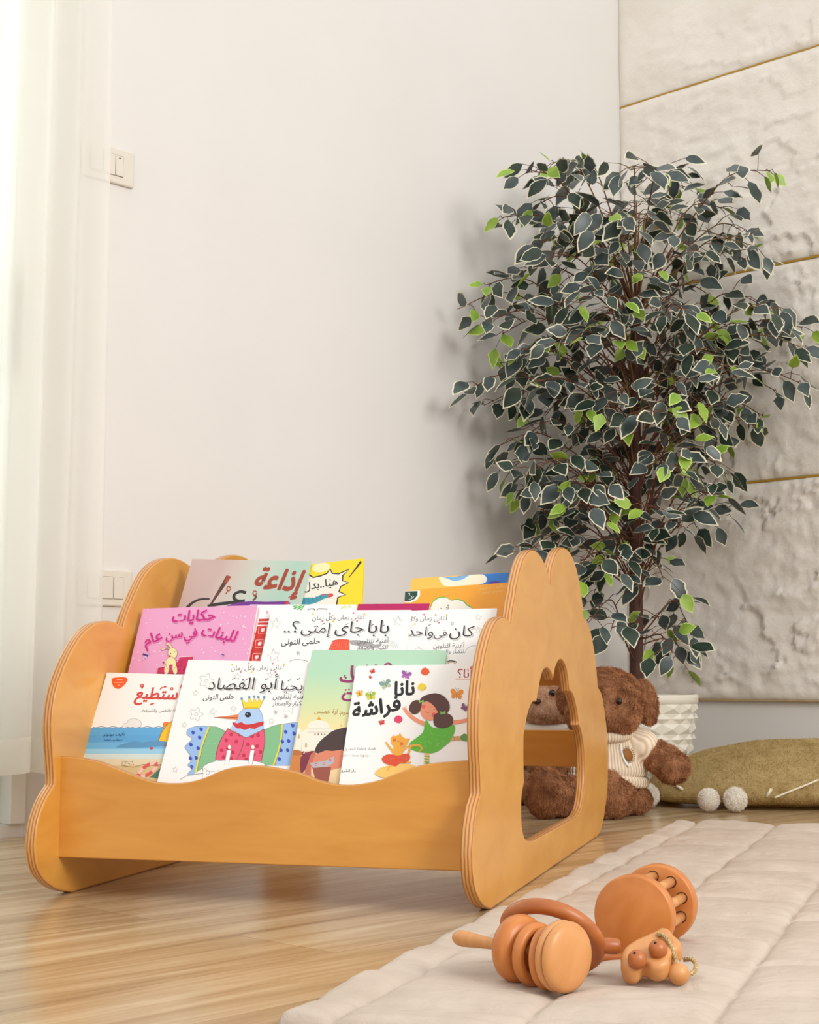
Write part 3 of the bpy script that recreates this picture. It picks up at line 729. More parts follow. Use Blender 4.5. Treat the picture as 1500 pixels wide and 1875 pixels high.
b = Book('white book with a dancing girl in a green dress, orange cat and butterflies', 1, .0190, (652, 1219.5), .232, .252, 1.0, rad=.005)
b.text('نانا', *C(834, 390), *C(968, 382), (20, 18, 18), .03, 1.1)
b.text('فراشة', *C(550, 542), *C(876, 486), (20, 18, 18), .03, 1.05)
b.text('قصة: فاطمة المعدول', *C(483, 764), *C(702, 762), (70, 66, 64), 0, 1.05); b.text('رسوم: بسنت داود', *C(470, 804), *C(656, 806), (70, 66, 64), 0, 1.05)
b.text('دار الشروق', *C(447, 910), *C(566, 914), (40, 38, 38), .012, 1.0)
b.text('أنا؟', *C(1264, 266), *C(1366, 264), (176, 34, 60), .01, 1.05); ln(b, 1.2, (226, 120, 60), (1254, 276), (1370, 276)); ln(b, 1.2, (226, 120, 60), (1326, 208), (1370, 206))
def fly(x, y, s, c, r=0, c2=None):
    ca, sa = math.cos(R(r)), math.sin(R(r))
    T = lambda p: C(x+(p[0]*ca-p[1]*sa)*s, y+(p[0]*sa+p[1]*ca)*s)
    for q in (((0, 0), (-.5, -1), (-1.2, -1), (-1.2, -.2)), ((0, 0), (.5, -1), (1.2, -1), (1.2, -.2)), ((0, 0), (-1, .1), (-.9, .8), (-.3, .7)), ((0, 0), (1, .1), (.9, .8), (.3, .7))):
        b.poly([T(p) for p in q], c if q[2][1] < 0 else (c2 or c), 3)
    b.line([T((0, -.7)), T((0, .8))], .9, (90, 60, 50)); b.line([T((0, -.7)), T((.4, -1.4))], .5, (90, 60, 50)); b.line([T((0, -.7)), T((-.4, -1.4))], .5, (90, 60, 50))
for a in ((684, 224, 15, (214, 58, 40), -25), (669, 264, 9, (214, 58, 40), 10), (914, 250, 27, (150, 84, 168), 15, (178, 100, 186)), (775, 314, 30, (120, 160, 148), -20, (170, 190, 160)), (595, 378, 20, (232, 178, 48), -10), (672, 394, 27, (160, 190, 50), -10, (214, 200, 60)), (1262, 382, 34, (232, 150, 42), 5, (226, 140, 36)), (748, 576, 16, (214, 58, 60), -15), (1316, 474, 22, (130, 70, 120), 30)): fly(*a)
for cx, cy, c in ((1046, 224, (230, 86, 34)), (1024, 330, (238, 208, 54)), (862, 552, (222, 56, 96))):
    pl(b, c, (cx-30, cy+6), (cx-20, cy-18), (cx+2, cy-26), (cx+24, cy-12), (cx+26, cy+8), (cx+6, cy+26), (cx-18, cy+20), smooth=3); ln(b, .6, (110, 70, 50), (cx+14, cy+18), (cx+32, cy+2))
SK, HR, DR_, OR_ = (238, 150, 112), (84, 44, 32), (92, 180, 40), (240, 170, 50)
ln(b, [8.6, 5.4], SK, (1046, 586), (1000, 566), (958, 540), (922, 506), (908, 488), smooth=4)
for a in (-50, -20, 15): ln(b, 1.8, SK, (912, 492), (912+30*math.sin(R(a-10)), 492-30*math.cos(R(a-10))))
ln(b, [8.6, 6.5], SK, (1220, 575), (1275, 570), (1330, 558), (1380, 540), smooth=3)
ln(b, 8.4, SK, (1190, 690), (1250, 684), (1300, 680), (1350, 664), smooth=3); ln(b, 8.6, (238, 190, 130), (1056, 770), (1058, 820), (1052, 858))
for y in (804, 824, 842): ln(b, 1.6, DR_, (1038, y), (1074, y+6))
ln(b, 3, DR_, (1050, 850), (1066, 858)); pl(b, (80, 150, 60), (1286, 676), (1306, 654), (1330, 656), (1350, 690), (1330, 704), (1296, 696), smooth=3)
for x in (1240, 1266): ln(b, 1.6, DR_, (x, 668), (x+8, 700))
pl(b, DR_, (1048, 562), (1062, 566), (1090, 604), (1150, 614), (1200, 606), (1240, 590), (1252, 616), (1240, 656), (1214, 706), (1176, 738), (1130, 772), (1080, 786), (1020, 780), (960, 764), (932, 738), (950, 706), (996, 672), (1030, 640), (1040, 600), smooth=3)
for k in range(70):
    x, y = rnd.uniform(950, 1230), rnd.uniform(590, 770)
    if (x-1100)**2/150**2+(y-690)**2/90**2 < .8: b.ell(*C(x, y), .5, .5, (196, 232, 150), n=6)
b.ell(*C(1076, 494), 17, 18, SK); b.ell(*C(1106, 524), 4, 4.4, (228, 90, 84)); b.ell(*C(1036, 466), 3.6, 3.8, (232, 96, 88))
pl(b, HR, (1018, 440), (1012, 416), (1040, 392), (1080, 380), (1118, 374), (1160, 386), (1190, 410), (1212, 446), (1210, 490), (1176, 520), (1140, 512), (1112, 470), (1080, 440), (1050, 430), smooth=3)
pl(b, HR, (1020, 430), (980, 422), (950, 440), (936, 474), (944, 504), (972, 518), (1004, 504), (1020, 470), smooth=3)
pl(b, HR, (1110, 520), (1102, 560), (1110, 596), (1150, 614), (1200, 608), (1234, 584), (1236, 544), (1212, 518), (1160, 504), smooth=3)
for x, y in ((1018, 432), (1166, 510)): pl(b, (130, 190, 60), (x-16, y-12), (x, y-3), (x+16, y-14), (x+20, y+8), (x, y+4), (x-14, y+12))
ln(b, .9, (190, 80, 60), (1048, 496), (1060, 508), (1074, 506), smooth=3); ln(b, .6, (150, 80, 60), (1060, 466), (1076, 470)); ln(b, .6, (150, 80, 60), (1100, 484), (1118, 484))
b.ell(*C(850, 908), 40, 12.5, (246, 200, 106), rot=-6)
for q in (((830, 780), (796, 738), (776, 708)), ((884, 776), (914, 748), (950, 730)), ((846, 860), (800, 880), (794, 910)), ((880, 850), (930, 848), (948, 852)), ((930, 790), (950, 740), (1000, 730), (1024, 756), (1004, 776))): ln(b, [4.4, 2.6], OR_, *q, smooth=4)
pl(b, OR_, (830, 740), (890, 740), (892, 800), (820, 806)); pl(b, OR_, (814, 716), (812, 680), (826, 664), (834, 668), (862, 664), (874, 646), (884, 668), (914, 686), (942, 684), (930, 706), (912, 738), (876, 752), (836, 744), smooth=2)
b.ell(*C(836, 696), 3.4, 3.4, (220, 110, 60)); b.ell(*C(884, 722), 3.4, 3.4, (220, 110, 60)); ln(b, .7, (130, 70, 30), (856, 700), (862, 710), (870, 704))
pl(b, (222, 76, 38), (748, 820), (780, 796), (828, 796), (862, 806), (900, 790), (938, 794), (940, 826), (906, 856), (880, 850), (846, 878), (812, 868), (784, 860), (760, 848), smooth=2)
for k in range(16): b.ell(*C(rnd.uniform(770, 920), rnd.uniform(806, 846)), .5, .5, (250, 180, 150), n=6)
b.done()

# --- middle tier -------------------------------------------------------------
b = Book('white activity book with a red pencil beside the pink book', 2, 0, (458, 1107), .196, .235, -.8)
C = lambda x, y: (200+x/3, 1000+y/3)
pl(b, (206, 44, 34), (824, 400), (880, 398), (876, 412), (820, 414)); pl(b, (206, 44, 34), (818, 420), (875, 418), (872, 432), (816, 432)); pl(b, (210, 48, 36), (814, 438), (871, 436), (834, 640), (766, 640))
for x, y, r in ((845, 460, 0), (828, 536, 0), (812, 610, 0)):
    b.line([C(x-22, y-20), C(x+22, y-22), C(x+16, y+20), C(x-26, y+20)], 1.0, (246, 190, 180), closed=True); pl(b, (248, 230, 224), (x-8, y-8), (x+10, y-10), (x+6, y+8), (x-10, y+10), smooth=2)
b.ell(*C(796, 480), 2.4, 2.4, (230, 120, 40)); b.ell(*C(868, 364), 2.6, 2.8, (232, 160, 190))
pl(b, (240, 180, 40), (756, 588), (778, 580), (776, 610), (754, 612)); pl(b, (96, 60, 130), (768, 555), (782, 552), (780, 572), (766, 572))
ln(b, 3, (84, 182, 76), (1010, 332), (1040, 326), (1014, 344), (1060, 324), (1030, 350), (1074, 326), (1050, 352)); ln(b, 3, (206, 222, 120), (1274, 344), (1300, 324), (1296, 342), (1328, 320), (1320, 340))
ln(b, 1.6, BK, (1090, 356), (1096, 346), (1124, 344), (1130, 354)); ln(b, 1.6, BK, (1140, 352), (1150, 344), (1194, 346), (1196, 354))
b.done()
b = Book('pink sparkly storybook with a cream bunny on a red patterned seat', 2, .0115, (262, 1114.5), .2165, .255, 1.1, base=(230, 160, 198), thick=.010)
C = lambda x, y: (70+x/3.75, 1010+y/3.75)
for k in range(120): b.ell(rnd.uniform(230, 470), rnd.uniform(1112, 1232), *(2*[rnd.choice((.6, .8, 1.1, 1.5))]), (250, 214, 234), n=7)
for x, y in ((1408, 516), (1290, 578), (800, 690)): b.asterisk(*C(x, y), 4, (252, 226, 240), .5)
MG = (196, 20, 124)
for t, q in (('حكايات', (918, 484, 1212, 470)), ('للبنات', (1115, 574, 1346, 622)), ('في', (1004, 602, 1094, 582)), ('سن', (878, 606, 992, 586)), ('عام', (736, 650, 856, 600))):
    b.text(t, *C(q[0]+3, q[1]+5), *C(q[2]+3, q[3]+5), (236, 120, 186), .02, 1.1); b.text(t, *C(*q[:2]), *C(*q[2:]), MG, .02, 1.1)
for x, y, s in ((738, 712, 1), (1270, 710, .5)):
    for dx, dy in ((34, -26), (-18, 38), (8, 30), (44, -8)): b.poly([C(x, y), C(x+dx*s*.6-6*s, y+dy*s*.6), C(x+dx*s, y+dy*s), C(x+dx*s*.6+6*s, y+dy*s*.6)], (208, 186, 224), 2)
    ln(b, 3.2*s, (72, 44, 130), (x-18*s, y-8*s), (x+16*s, y+6*s))
pl(b, (200, 24, 84), (816, 840), (822, 800), (870, 790), (960, 760), (976, 726), (1070, 722), (1062, 790), (1046, 840))
for k in range(26): b.ell(*C(rnd.uniform(830, 1050), rnd.uniform(740, 836)), 1.4, 1.4, (150, 8, 60), n=8)
ln(b, .8, (246, 220, 226), (976, 726), (1070, 722), (1062, 790), (1048, 838)); ln(b, .8, (246, 220, 226), (816, 838), (822, 800), (870, 792))
CR = (236, 226, 166)
for q in (((904, 678), (884, 668), (858, 680), (846, 672), (866, 660), (902, 664)), ((912, 672), (896, 650), (878, 640), (890, 628), (912, 638), (926, 668))): pl(b, (226, 200, 170), *q, smooth=3); ln(b, .6, (140, 90, 60), *q, smooth=3, closed=True)
b.ell(*C(925, 700), 8.6, 9.6, CR); b.ell(*C(914, 772), 9.4, 13, CR); b.ell(*C(888, 764), 4, 5, CR); b.ell(*C(914, 800), 6, 6, (196, 60, 90))
for x, r in ((884, 8), (940, -8)): b.ell(*C(x, 810), 4.2, 9.5, CR, rot=r)
for q in ((925, 700, 8.6, 9.6), (914, 772, 9.4, 13)): b.line([(C(q[0], q[1])[0]+q[2]*math.cos(t), C(q[0], q[1])[1]+q[3]*math.sin(t)) for t in [k*.4 for k in range(17)]], .5, (150, 130, 80))
b.ell(*C(906, 720), 2, 1.8, (206, 60, 40)); b.ell(*C(912, 702), .9, .9, BK); b.ell(*C(938, 690), .9, .9, BK)
b.done()
b = Book('white colouring book with flowing black title above a red fez', 2, .0105, (496.5, 1118), .2535, .258, -.5)
C = lambda x, y: (200+x/3, 1000+y/3)
b.text('أغانى زمان وكل زمان', *C(1115, 406), *C(1400, 400), BK, 0, 1.05)
for x, y, c in ((1120, 374, (240, 200, 60)), (1212, 370, (220, 110, 130)), (1342, 368, (220, 110, 130)), (1402, 374, (240, 190, 60)), (1230, 414, (240, 200, 60)), (1362, 412, (220, 110, 130)), (1172, 412, (220, 110, 130))): b.ell(*C(x, y), 1.8, 1.8, c)
for dx, dy, c in ((7, 7, (200, 198, 196)), (0, 0, BK)):
    b.text('بابا', *C(1418+dx, 476+dy), *C(1533+dx, 476+dy), c, -.006, .95); b.text('جاى', *C(1238+dx, 474+dy), *C(1396+dx, 476+dy), c, -.006, .95)
    b.text('إمتى', *C(1052+dx, 474+dy), *C(1214+dx, 476+dy), c, -.006, .95); b.text('؟..', *C(958+dx, 474+dy), *C(1036+dx, 474+dy), c, -.006, .95)
for x, y in ((1170, 430), (1300, 432), (1440, 436), (1500, 440)): ln(b, 1.3, BK, (x, y), (x+14, y-7))
b.text('حلمى التونى', *C(945, 542), *C(1157, 536), BK, .008, 1.1)
pl(b, (232, 80, 52), (1200, 580), (1228, 520), (1270, 512), (1320, 516), (1322, 580)); ln(b, .8, (150, 40, 30), (1228, 520), (1270, 512), (1320, 516), smooth=2)
for k in range(8): ln(b, .9, (242, 120, 90), (1216+14*k, 566), (1232+12*k, 526))
pl(b, (168, 164, 162), (1322, 518), (1400, 520), (1460, 540), (1500, 536), (1480, 556), (1420, 556), (1330, 540), smooth=2)
b.text('أغنية للتلوين', *C(1360, 532), *C(1533, 530), (66, 64, 64), 0, 1.05)
b.text('للكبار والصغار', *C(1358, 568), *C(1529, 566), (66, 64, 64), 0, 1.1)
for q in ((915, 425, 10.5, 8), (905, 603, 13, -6), (1586, 412, 10, 8)): b.star(*C(*q[:2]), q[2], rot=q[3])
b.asterisk(*C(1038, 587), 4.6); ln(b, .8, GR, (990, 632), (1030, 622), (1092, 632), smooth=3)
for r in (6, 10, 14): b.line([(C(1545, 560)[0]+r*math.cos(t), C(1545, 560)[1]+r*.9*math.sin(t)) for t in [-2.6+.3*k for k in range(10)]], .6, (190, 188, 186))
b.done()
b = Book('white colouring book peeking out right of the red fez book', 2, .0045, (664, 1120.5), .235, .25, 1.0)
C = lambda x, y: (600+x/3, 1000+y/3)
b.text('أغانى زمان وكل زمان', *C(368, 410), *C(654, 408), BK, 0, 1.05)
for x, y, c in ((594, 378, (220, 110, 130)), (655, 378, (240, 190, 60)), (480, 428, (240, 200, 60)), (612, 420, (220, 110, 130)), (530, 376, (220, 110, 130))): b.ell(*C(x, y), 1.8, 1.8, c)
for dx, dy, c in ((7, 8, (200, 198, 196)), (0, 0, BK)):
    b.text('كان', *C(668+dx, 492+dy), *C(800+dx, 496+dy), c, -.006, .95); b.text('فى', *C(584+dx, 500+dy), *C(654+dx, 494+dy), c, -.006, .9); b.text('واحد', *C(436+dx, 492+dy), *C(578+dx, 494+dy), c, -.006, .95)
b.line([(C(686, 426)[0]+2.2*math.cos(t), C(686, 426)[1]+2.2*math.sin(t)) for t in [k*.6 for k in range(11)]], .8, BK); ln(b, 1.2, BK, (552, 436), (568, 430))
b.text('أغنية للتلوين', *C(580, 560), *C(750, 556), (66, 64, 64), 0, 1.05); b.text('للكبار والصغار', *C(580, 590), *C(748, 588), (66, 64, 64), 0, 1.1)
for q in ((828, 392, 6.5, 8), (828, 462, 6, -6), (500, 572, 8, 4)): b.star(*C(*q[:2]), q[2], rot=q[3])
ln(b, .7, GR, (752, 590), (770, 560), (800, 548), (830, 548), smooth=3)
b.done()

# --- back tier -----------------------------------------------------------------
b = Book('yellow comic book with a white starburst and a blue sock', 3, 0, (540, 1037), .132, .258, 6.5, base=(240, 214, 26), rad=.003)
C = lambda x, y: (200+x/3, 1000+y/3)
burst = [(960, 150), (1100, 158), (1120, 172), (1160, 164), (1196, 150), (1214, 126), (1226, 150), (1262, 152), (1320, 126), (1284, 160), (1282, 190), (1316, 200), (1272, 222), (1262, 250), (1300, 266), (1256, 282), (1248, 330), (960, 340)]
pl(b, (236, 232, 218), *burst); ln(b, 2.6, BK, *burst[1:17])
ln(b, [4.6, 1.2], BK, (1384, 84), (1350, 130), (1316, 174)); b.ell(*C(1164, 118), 17, 8.6, (240, 232, 176), rot=-8)
b.text('هيا..بدل', *C(1068, 244), *C(1256, 212), BK, .012, 1.1); ln(b, 1.2, (180, 50, 50), (1206, 184), (1218, 180)); ln(b, 1.2, (180, 50, 50), (1206, 192), (1218, 188)); ln(b, 1.2, BK, (1128, 206), (1140, 202))
pl(b, (60, 148, 168), (1046, 290), (1090, 282), (1130, 282), (1170, 264), (1206, 262), (1208, 280), (1178, 290), (1140, 310), (1090, 322), (1046, 318), smooth=3); pl(b, (222, 70, 66), (1202, 262), (1226, 260), (1230, 274), (1206, 282), smooth=3); pl(b, (222, 70, 66), (1168, 264), (1184, 262), (1180, 276))
for k in range(5): ln(b, .8, (40, 100, 130), (1070+22*k, 284-3*k), (1076+22*k, 314-6*k))
b.done()
b = Book('grey-green picture book with large brushed brown calligraphy', 3, .0065, (352, 1023.5), .2385, .262, -2.6,
         base=gradient('grey_pink_mint_cover', [(0, srgb(198, 172, 164)), (.12, srgb(204, 186, 176)), (.34, srgb(196, 204, 190)), (.6, srgb(170, 202, 184)), (.9, srgb(194, 208, 192))], axis='X', size=.24, ang=.25))
BR, DK = (160, 62, 36), (40, 32, 30)
b.text('إذاعة', *C(790, 226), *C(1042, 246), BR, .035, 1.25, .12)
ln(b, [10, 3.4], (86, 44, 30), (658, 164), (610, 240), (552, 330)); ln(b, [9.2, 5.0], BR, (660, 164), (636, 204))
ln(b, [3, 6.5], DK, (552, 290), (500, 292), (456, 312), (426, 340), smooth=4); ln(b, 6.4, DK, (540, 330), (580, 322), (620, 316), (700, 306), (745, 300), smooth=4)
ln(b, 5.6, DK, (752, 256), (720, 250), (690, 264), (686, 286), (706, 300), (744, 300), smooth=4); ln(b, 4, (96, 50, 34), (788, 298), (800, 290), (806, 276), (796, 270), smooth=3)
for x, y, r in ((656, 234, 10), (800, 258, 10)): b.line([C(x+r*math.cos(t), y+r*1.2*math.sin(t)) for t in [k*.6 for k in range(11)]], 2.2, BR)
ln(b, 2.2, BR, (640, 262), (652, 246)); ln(b, 2, BR, (984, 282), (1000, 276))
pl(b, (112, 36, 140), (640, 330), (700, 310), (780, 302), (860, 306), (976, 302), (992, 318), (900, 330), (780, 345)); pl(b, (206, 40, 60), (962, 306), (985, 300), (992, 318), (972, 320)); pl(b, (40, 120, 200), (984, 306), (998, 312), (992, 322))
b.done()
b = Book('yellow and blue storybook with white clouds behind the orange book', 3, 0, (753, 1059.5), .225, .205, 3.0, base=(238, 190, 80), rad=.006)
C = lambda x, y: (600+x/3, 1000+y/3)
pl(b, (40, 118, 200), (690, 170), (760, 156), (880, 146), (1150, 130), (1150, 220), (860, 214), (740, 200)); pl(b, (120, 176, 220), (640, 172), (720, 168), (790, 158), (760, 190), (690, 200), smooth=2)
pl(b, (240, 232, 206), (612, 172), (650, 176), (690, 190), (740, 184), (780, 160), (820, 154), (862, 160), (876, 186), (852, 206), (760, 214), (660, 222), (626, 204), smooth=3); pl(b, (78, 50, 150), (880, 204), (910, 192), (946, 196), (960, 212), smooth=2)
b.done()
b = Book('orange storybook with a dark green corner badge and a white cloud', 3, .0065, (742, 1081.5), .218, .198, 4.2, base=(244, 166, 40), rad=.004)
pl(b, (240, 238, 230), (405, 248), (508, 244), (508, 270), (490, 296), (456, 310), (402, 308), smooth=0); pl(b, (24, 66, 52), (414, 250), (494, 247), (494, 268), (478, 290), (448, 304), (408, 304))
ln(b, .9, (230, 232, 220), (440, 262), (452, 258), (448, 274), smooth=2); ln(b, .9, (230, 232, 220), (446, 294), (462, 288), (474, 276), smooth=2); ln(b, .8, (230, 232, 220), (456, 270), (466, 282))
cl = [(560, 400), (566, 340), (580, 306), (612, 284), (650, 282), (680, 300), (710, 294), (744, 304), (764, 326), (790, 340), (800, 400)]
pl(b, (96, 176, 60), *[(x+(4 if x > 680 else -3), y-5) for x, y in cl]); pl(b, (242, 238, 226), *cl)
b.text('أنت', *C(604, 362), *C(664, 360), (80, 74, 70), .01, 1.2)
b.text('تأليف: د. أنيقة', *C(836, 240), *C(964, 226), (250, 200, 120), 0, 1); b.text('رسوم الصورة', *C(832, 262), *C(962, 250), (250, 200, 120), 0, 1)
b.done()
b = Book('magenta storybook with only its top edge showing', 3, .0130, (656, 1106), .132, .15, -.4, base=(186, 4, 92), thick=.008)
ln(b, 1.2, (110, 20, 60), (860-600+0, 320), (880-600, 318))
b.done()
# ------------------------------------------------------------------ potted ficus
def d_walls(p):
    q = Vector((p[0], p[1], 0)); return (q-W0).dot(NL), (q-CORNER).dot(NR)
TY = 4.45; TXc = (1164-750)/FPX*TY
M_pot = flat((232, 227, 212), .4, .15, name='ivory_ceramic')
pot = thing('planter', 'tall ivory planter with a faceted triangle relief behind the teddy bear', 'planter', (TXc, TY, 0))
bm = bmesh.new()
NS, NRW = 17, 9; H0, H1 = .012, .272
def prad(z): return .118 + .052*min(1, (z/.27))**.6
g = []
for j in range(NRW*2+1):
    z = H0+(H1-H0)*j/(NRW*2); row = []
    for i in range(NS*2):
        a = 2*math.pi*i/(NS*2)
        jj = j % 4
        peak = (jj == 1 and i % 2 == 0 and True) or (jj == 3 and i % 2 == 1)
        r = prad(z) + (.0075 if (j % 2 == 1 and ((j//2+i) % 2 == 0)) else -.001)
        row.append(bm.verts.new((r*math.cos(a), r*math.sin(a), z)))
    g.append(row)
for j in range(len(g)-1):
    for i in range(NS*2):
        a, b_, c, d = g[j][i], g[j][(i+1) % (NS*2)], g[j+1][(i+1) % (NS*2)], g[j+1][i]
        if (i+j) % 2: bm.faces.new((a, b_, c)); bm.faces.new((a, c, d))
        else: bm.faces.new((a, b_, d)); bm.faces.new((b_, c, d))
lathe(bm, [(0, .0), (.114, .0), (.118, .012)], 44)
obj('body', bm, M_pot, pot)
bm = bmesh.new(); lathe(bm, [(prad(.27)-.002, .268), (.1735, .272), (.1745, .292), (.172, .296), (.162, .296), (.160, .25), (0, .25)], 64); obj('rim', bm, M_pot, pot)
bm = bmesh.new(); lathe(bm, [(.159, .251), (.155, .262), (.08, .27), (0, .272)], 40); obj('soil', bm, flat((70, 52, 40), .9, name='potting_soil'), pot)

M_bark = wood_mat('brown_bark', (58, 32, 24), (92, 54, 42), (10, 10, 2), .7, 0, 8.)
M_twig = flat((104, 62, 44), .6, name='twig_brown')
M_twig_g = flat((122, 92, 50), .6, name='twig_olive')
def leafm(name, c0, c1, rough=.42):
    m, nt, b = nodes(name)
    tc = N(nt, 'ShaderNodeTexCoord'); no = N(nt, 'ShaderNodeTexNoise', i_Scale=18., i_Detail=2.); nt.links.new(tc.outputs['Object'], no.inputs['Vector'])
    r = ramp(nt, [(.35, srgb(*c0)), (.65, srgb(*c1))]); nt.links.new(no.outputs['Fac'], r.inputs['Fac']); nt.links.new(r.outputs['Color'], b.inputs['Base Color'])
    b.inputs['Roughness'].default_value = rough; b.inputs['Subsurface Weight'].default_value = 0
    return m
M_leaf = leafm('leaf_blue_green', (50, 64, 62), (80, 92, 90), .36); M_leaf2 = leafm('leaf_deep_green', (26, 44, 32), (50, 68, 54))
M_lime = leafm('leaf_lime', (116, 152, 40), (150, 182, 66)); M_cream = flat((226, 220, 192), .5, name='leaf_cream_edge'); M_limeedge = flat((190, 210, 120), .5, name='leaf_lime_edge')
tree = thing('ficus_tree', 'artificial variegated ficus tree with brown trunk standing in the ivory planter', 'tree', (TXc, TY, .272))
TB = Vector((TXc, TY, .272))
rt = random.Random(11)
trunk_pts = [(0, 0, -.01), (.0, 0, .2), (.003, 0, .5), (.006, .0, .8), (.010, 0, 1.02), (.016, 0, 1.17)]
bm = bmesh.new(); tube(bm, catmull(trunk_pts, 5), [.0215-.0075*k/25 for k in range(26)], 14); obj('trunk', bm, M_bark, tree)
def trunk_at(z):
    return Vector((.016*max(0, z)/1.17, 0, z))
# tips read from the photo: (px, py)
TIPS = [(1012, 298), (972, 314), (1060, 318), (918, 398), (990, 372), (985, 448), (1155, 312), (1207, 318), (1252, 346), (1412, 312), (1328, 382), (1318, 432), (1388, 452), (1398, 492), (1350, 470),
 (838, 566), (888, 522), (948, 502), (884, 590), (918, 612), (934, 668), (858, 716), (886, 742), (938, 736), (1428, 566), (1470, 600), (1478, 640), (1464, 700), (1420, 715), (1436, 620), (1400, 560), (1398, 762), (1384, 782), (1330, 802),
 (922, 812), (920, 852), (946, 900), (962, 872), (968, 962), (990, 935), (1298, 852), (1308, 906), (1334, 944), (1276, 966), (1244, 965), (1010, 946), (1042, 935), (1000, 880), (1050, 790), (1080, 850), (1276, 780), (1100, 620), (1060, 560), (1020, 620),
 (1240, 560), (1290, 620), (1330, 680), (1220, 690), (1100, 700), (1040, 700), (1150, 640), (1200, 760), (1130, 780), (1250, 720), (1080, 480), (1140, 440), (1200, 420), (1260, 480), (1300, 540), (1180, 500), (1110, 540), (1030, 500), (1060, 420), (1110, 400), (1165, 380), (1230, 400),
 (1180, 580), (1360, 640), (980, 700), (1000, 760), (960, 640), (970, 570), (1340, 740), (1300, 760), (1210, 840), (1150, 860), (1110, 900), (1230, 900), (1180, 930), (1080, 930), (1050, 880), (1140, 720), (1190, 670), (1265, 660), (1320, 590), (1260, 830)]
LOW = [(1000, 1010), (1085, 1010), (1048, 1058), (1088, 1084), (1078, 1140), (1118, 1158), (1102, 1050), (1150, 1050), (1180, 1000), (1215, 1060), (1140, 990), (1258, 1142), (1252, 1192), (1232, 1196), (1216, 1150), (950, 1020), (1068, 1030)]
LV = []          # leaves: position, direction, normal, size, kind
BR_all = []
def in_room(p):
    w = p+TB; a, b_ = d_walls(w)
    return a > .045 and b_ > .075
def grow(tip_px, low=False):
    px, py = tip_px
    for _ in range(40):
        dx = abs(px-1165)/310
        spread = .42*math.sqrt(max(.08, 1-min(1, dx)**2*.8))
        dep = rt.uniform(-1, .75)*spread
        tip = at_depth(px, py, TY+dep) - TB
        if in_room(tip): break
    else: return
    r = Vector((tip.x, tip.y)).length
    z0 = tip.z - rt.uniform(.02, .20) - .22*r if not low else tip.z + rt.uniform(-.12, .06)
    z0 = max(.10 + (0 if low else rt.uniform(.05, .3)), min(1.14, z0))
    b0 = trunk_at(z0)
    out = Vector((tip.x-b0.x, tip.y-b0.y, 0))
    droop = rt.uniform(.02, .07)+.05*r
    m1 = b0 + out*.25 + Vector((0, 0, (tip.z-z0)*.42+.02)); m2 = b0 + out*.68 + Vector((rt.uniform(-.02, .02), rt.uniform(-.02, .02), (tip.z-z0)*.86+droop))
    pts = catmull([b0, m1, m2, tip], 8)
    BR_all.append((pts, .0032, .0011))
    L = sum((pts[i+1]-pts[i]).length for i in range(len(pts)-1))
    nl = max(5, int(L/.060)) + 3
    for k in range(nl):
        t = .36+.64*((k+.7)/nl)**.75 + rt.uniform(-.02, .02); t = min(.995, t)
        i = min(int(t*(len(pts)-1)), len(pts)-2); f = t*(len(pts)-1)-i
        p = pts[i].lerp(pts[i+1], f); tan = (pts[i+1]-pts[i]).normalized()
        side = tan.cross(Vector((rt.uniform(-.4, .4), rt.uniform(-.4, .4), 1))).normalized()*(1 if k % 2 else -1)
        d = (side*rt.uniform(.6, 1.1)+tan*rt.uniform(.2, .8)+Vector((0, 0, rt.uniform(-.45, .4)))).normalized()
        ln_ = rt.uniform(.03, .085) if k < nl-1 else .012
        q = p+d*ln_
        if not in_room(q+d*.05): continue
        mid = p.lerp(q, .5)+Vector((0, 0, .006)); BR_all.append(([p, mid, q], .0013, .0009))
        ld = (d*.7+Vector((rt.uniform(-.3, .3), rt.uniform(-.5, .1), rt.uniform(-.95, .25)))).normalized()
        LV.append((q, ld, t, (t > .9 and rt.random() < .6) or rt.random() < .10))
for tp in TIPS: grow(tp)
for tp in TIPS:
    px, py = tp
    if abs(px-1165) < 200 and 400 < py < 920 and rt.random() < .8: grow((px+rt.uniform(-45, 45), py+rt.uniform(-45, 45)))
    if abs(px-1165) < 150 and 420 < py < 900 and rt.random() < .22: grow((px+rt.uniform(-70, 70), py+rt.uniform(-60, 60)))
for tp in LOW: grow(tp, True)
print('leaves', len(LV), 'branches', len(BR_all))
bm = bmesh.new()
for k, (pts, r0, r1) in enumerate(BR_all):
    n = len(pts); tube(bm, pts, [r0+(r1-r0)*i/(n-1) for i in range(n)], 5 if r0 > .002 else 4, False, 0 if k % 5 else 1)
br = obj('branches', bm, [M_twig, M_twig_g], tree)
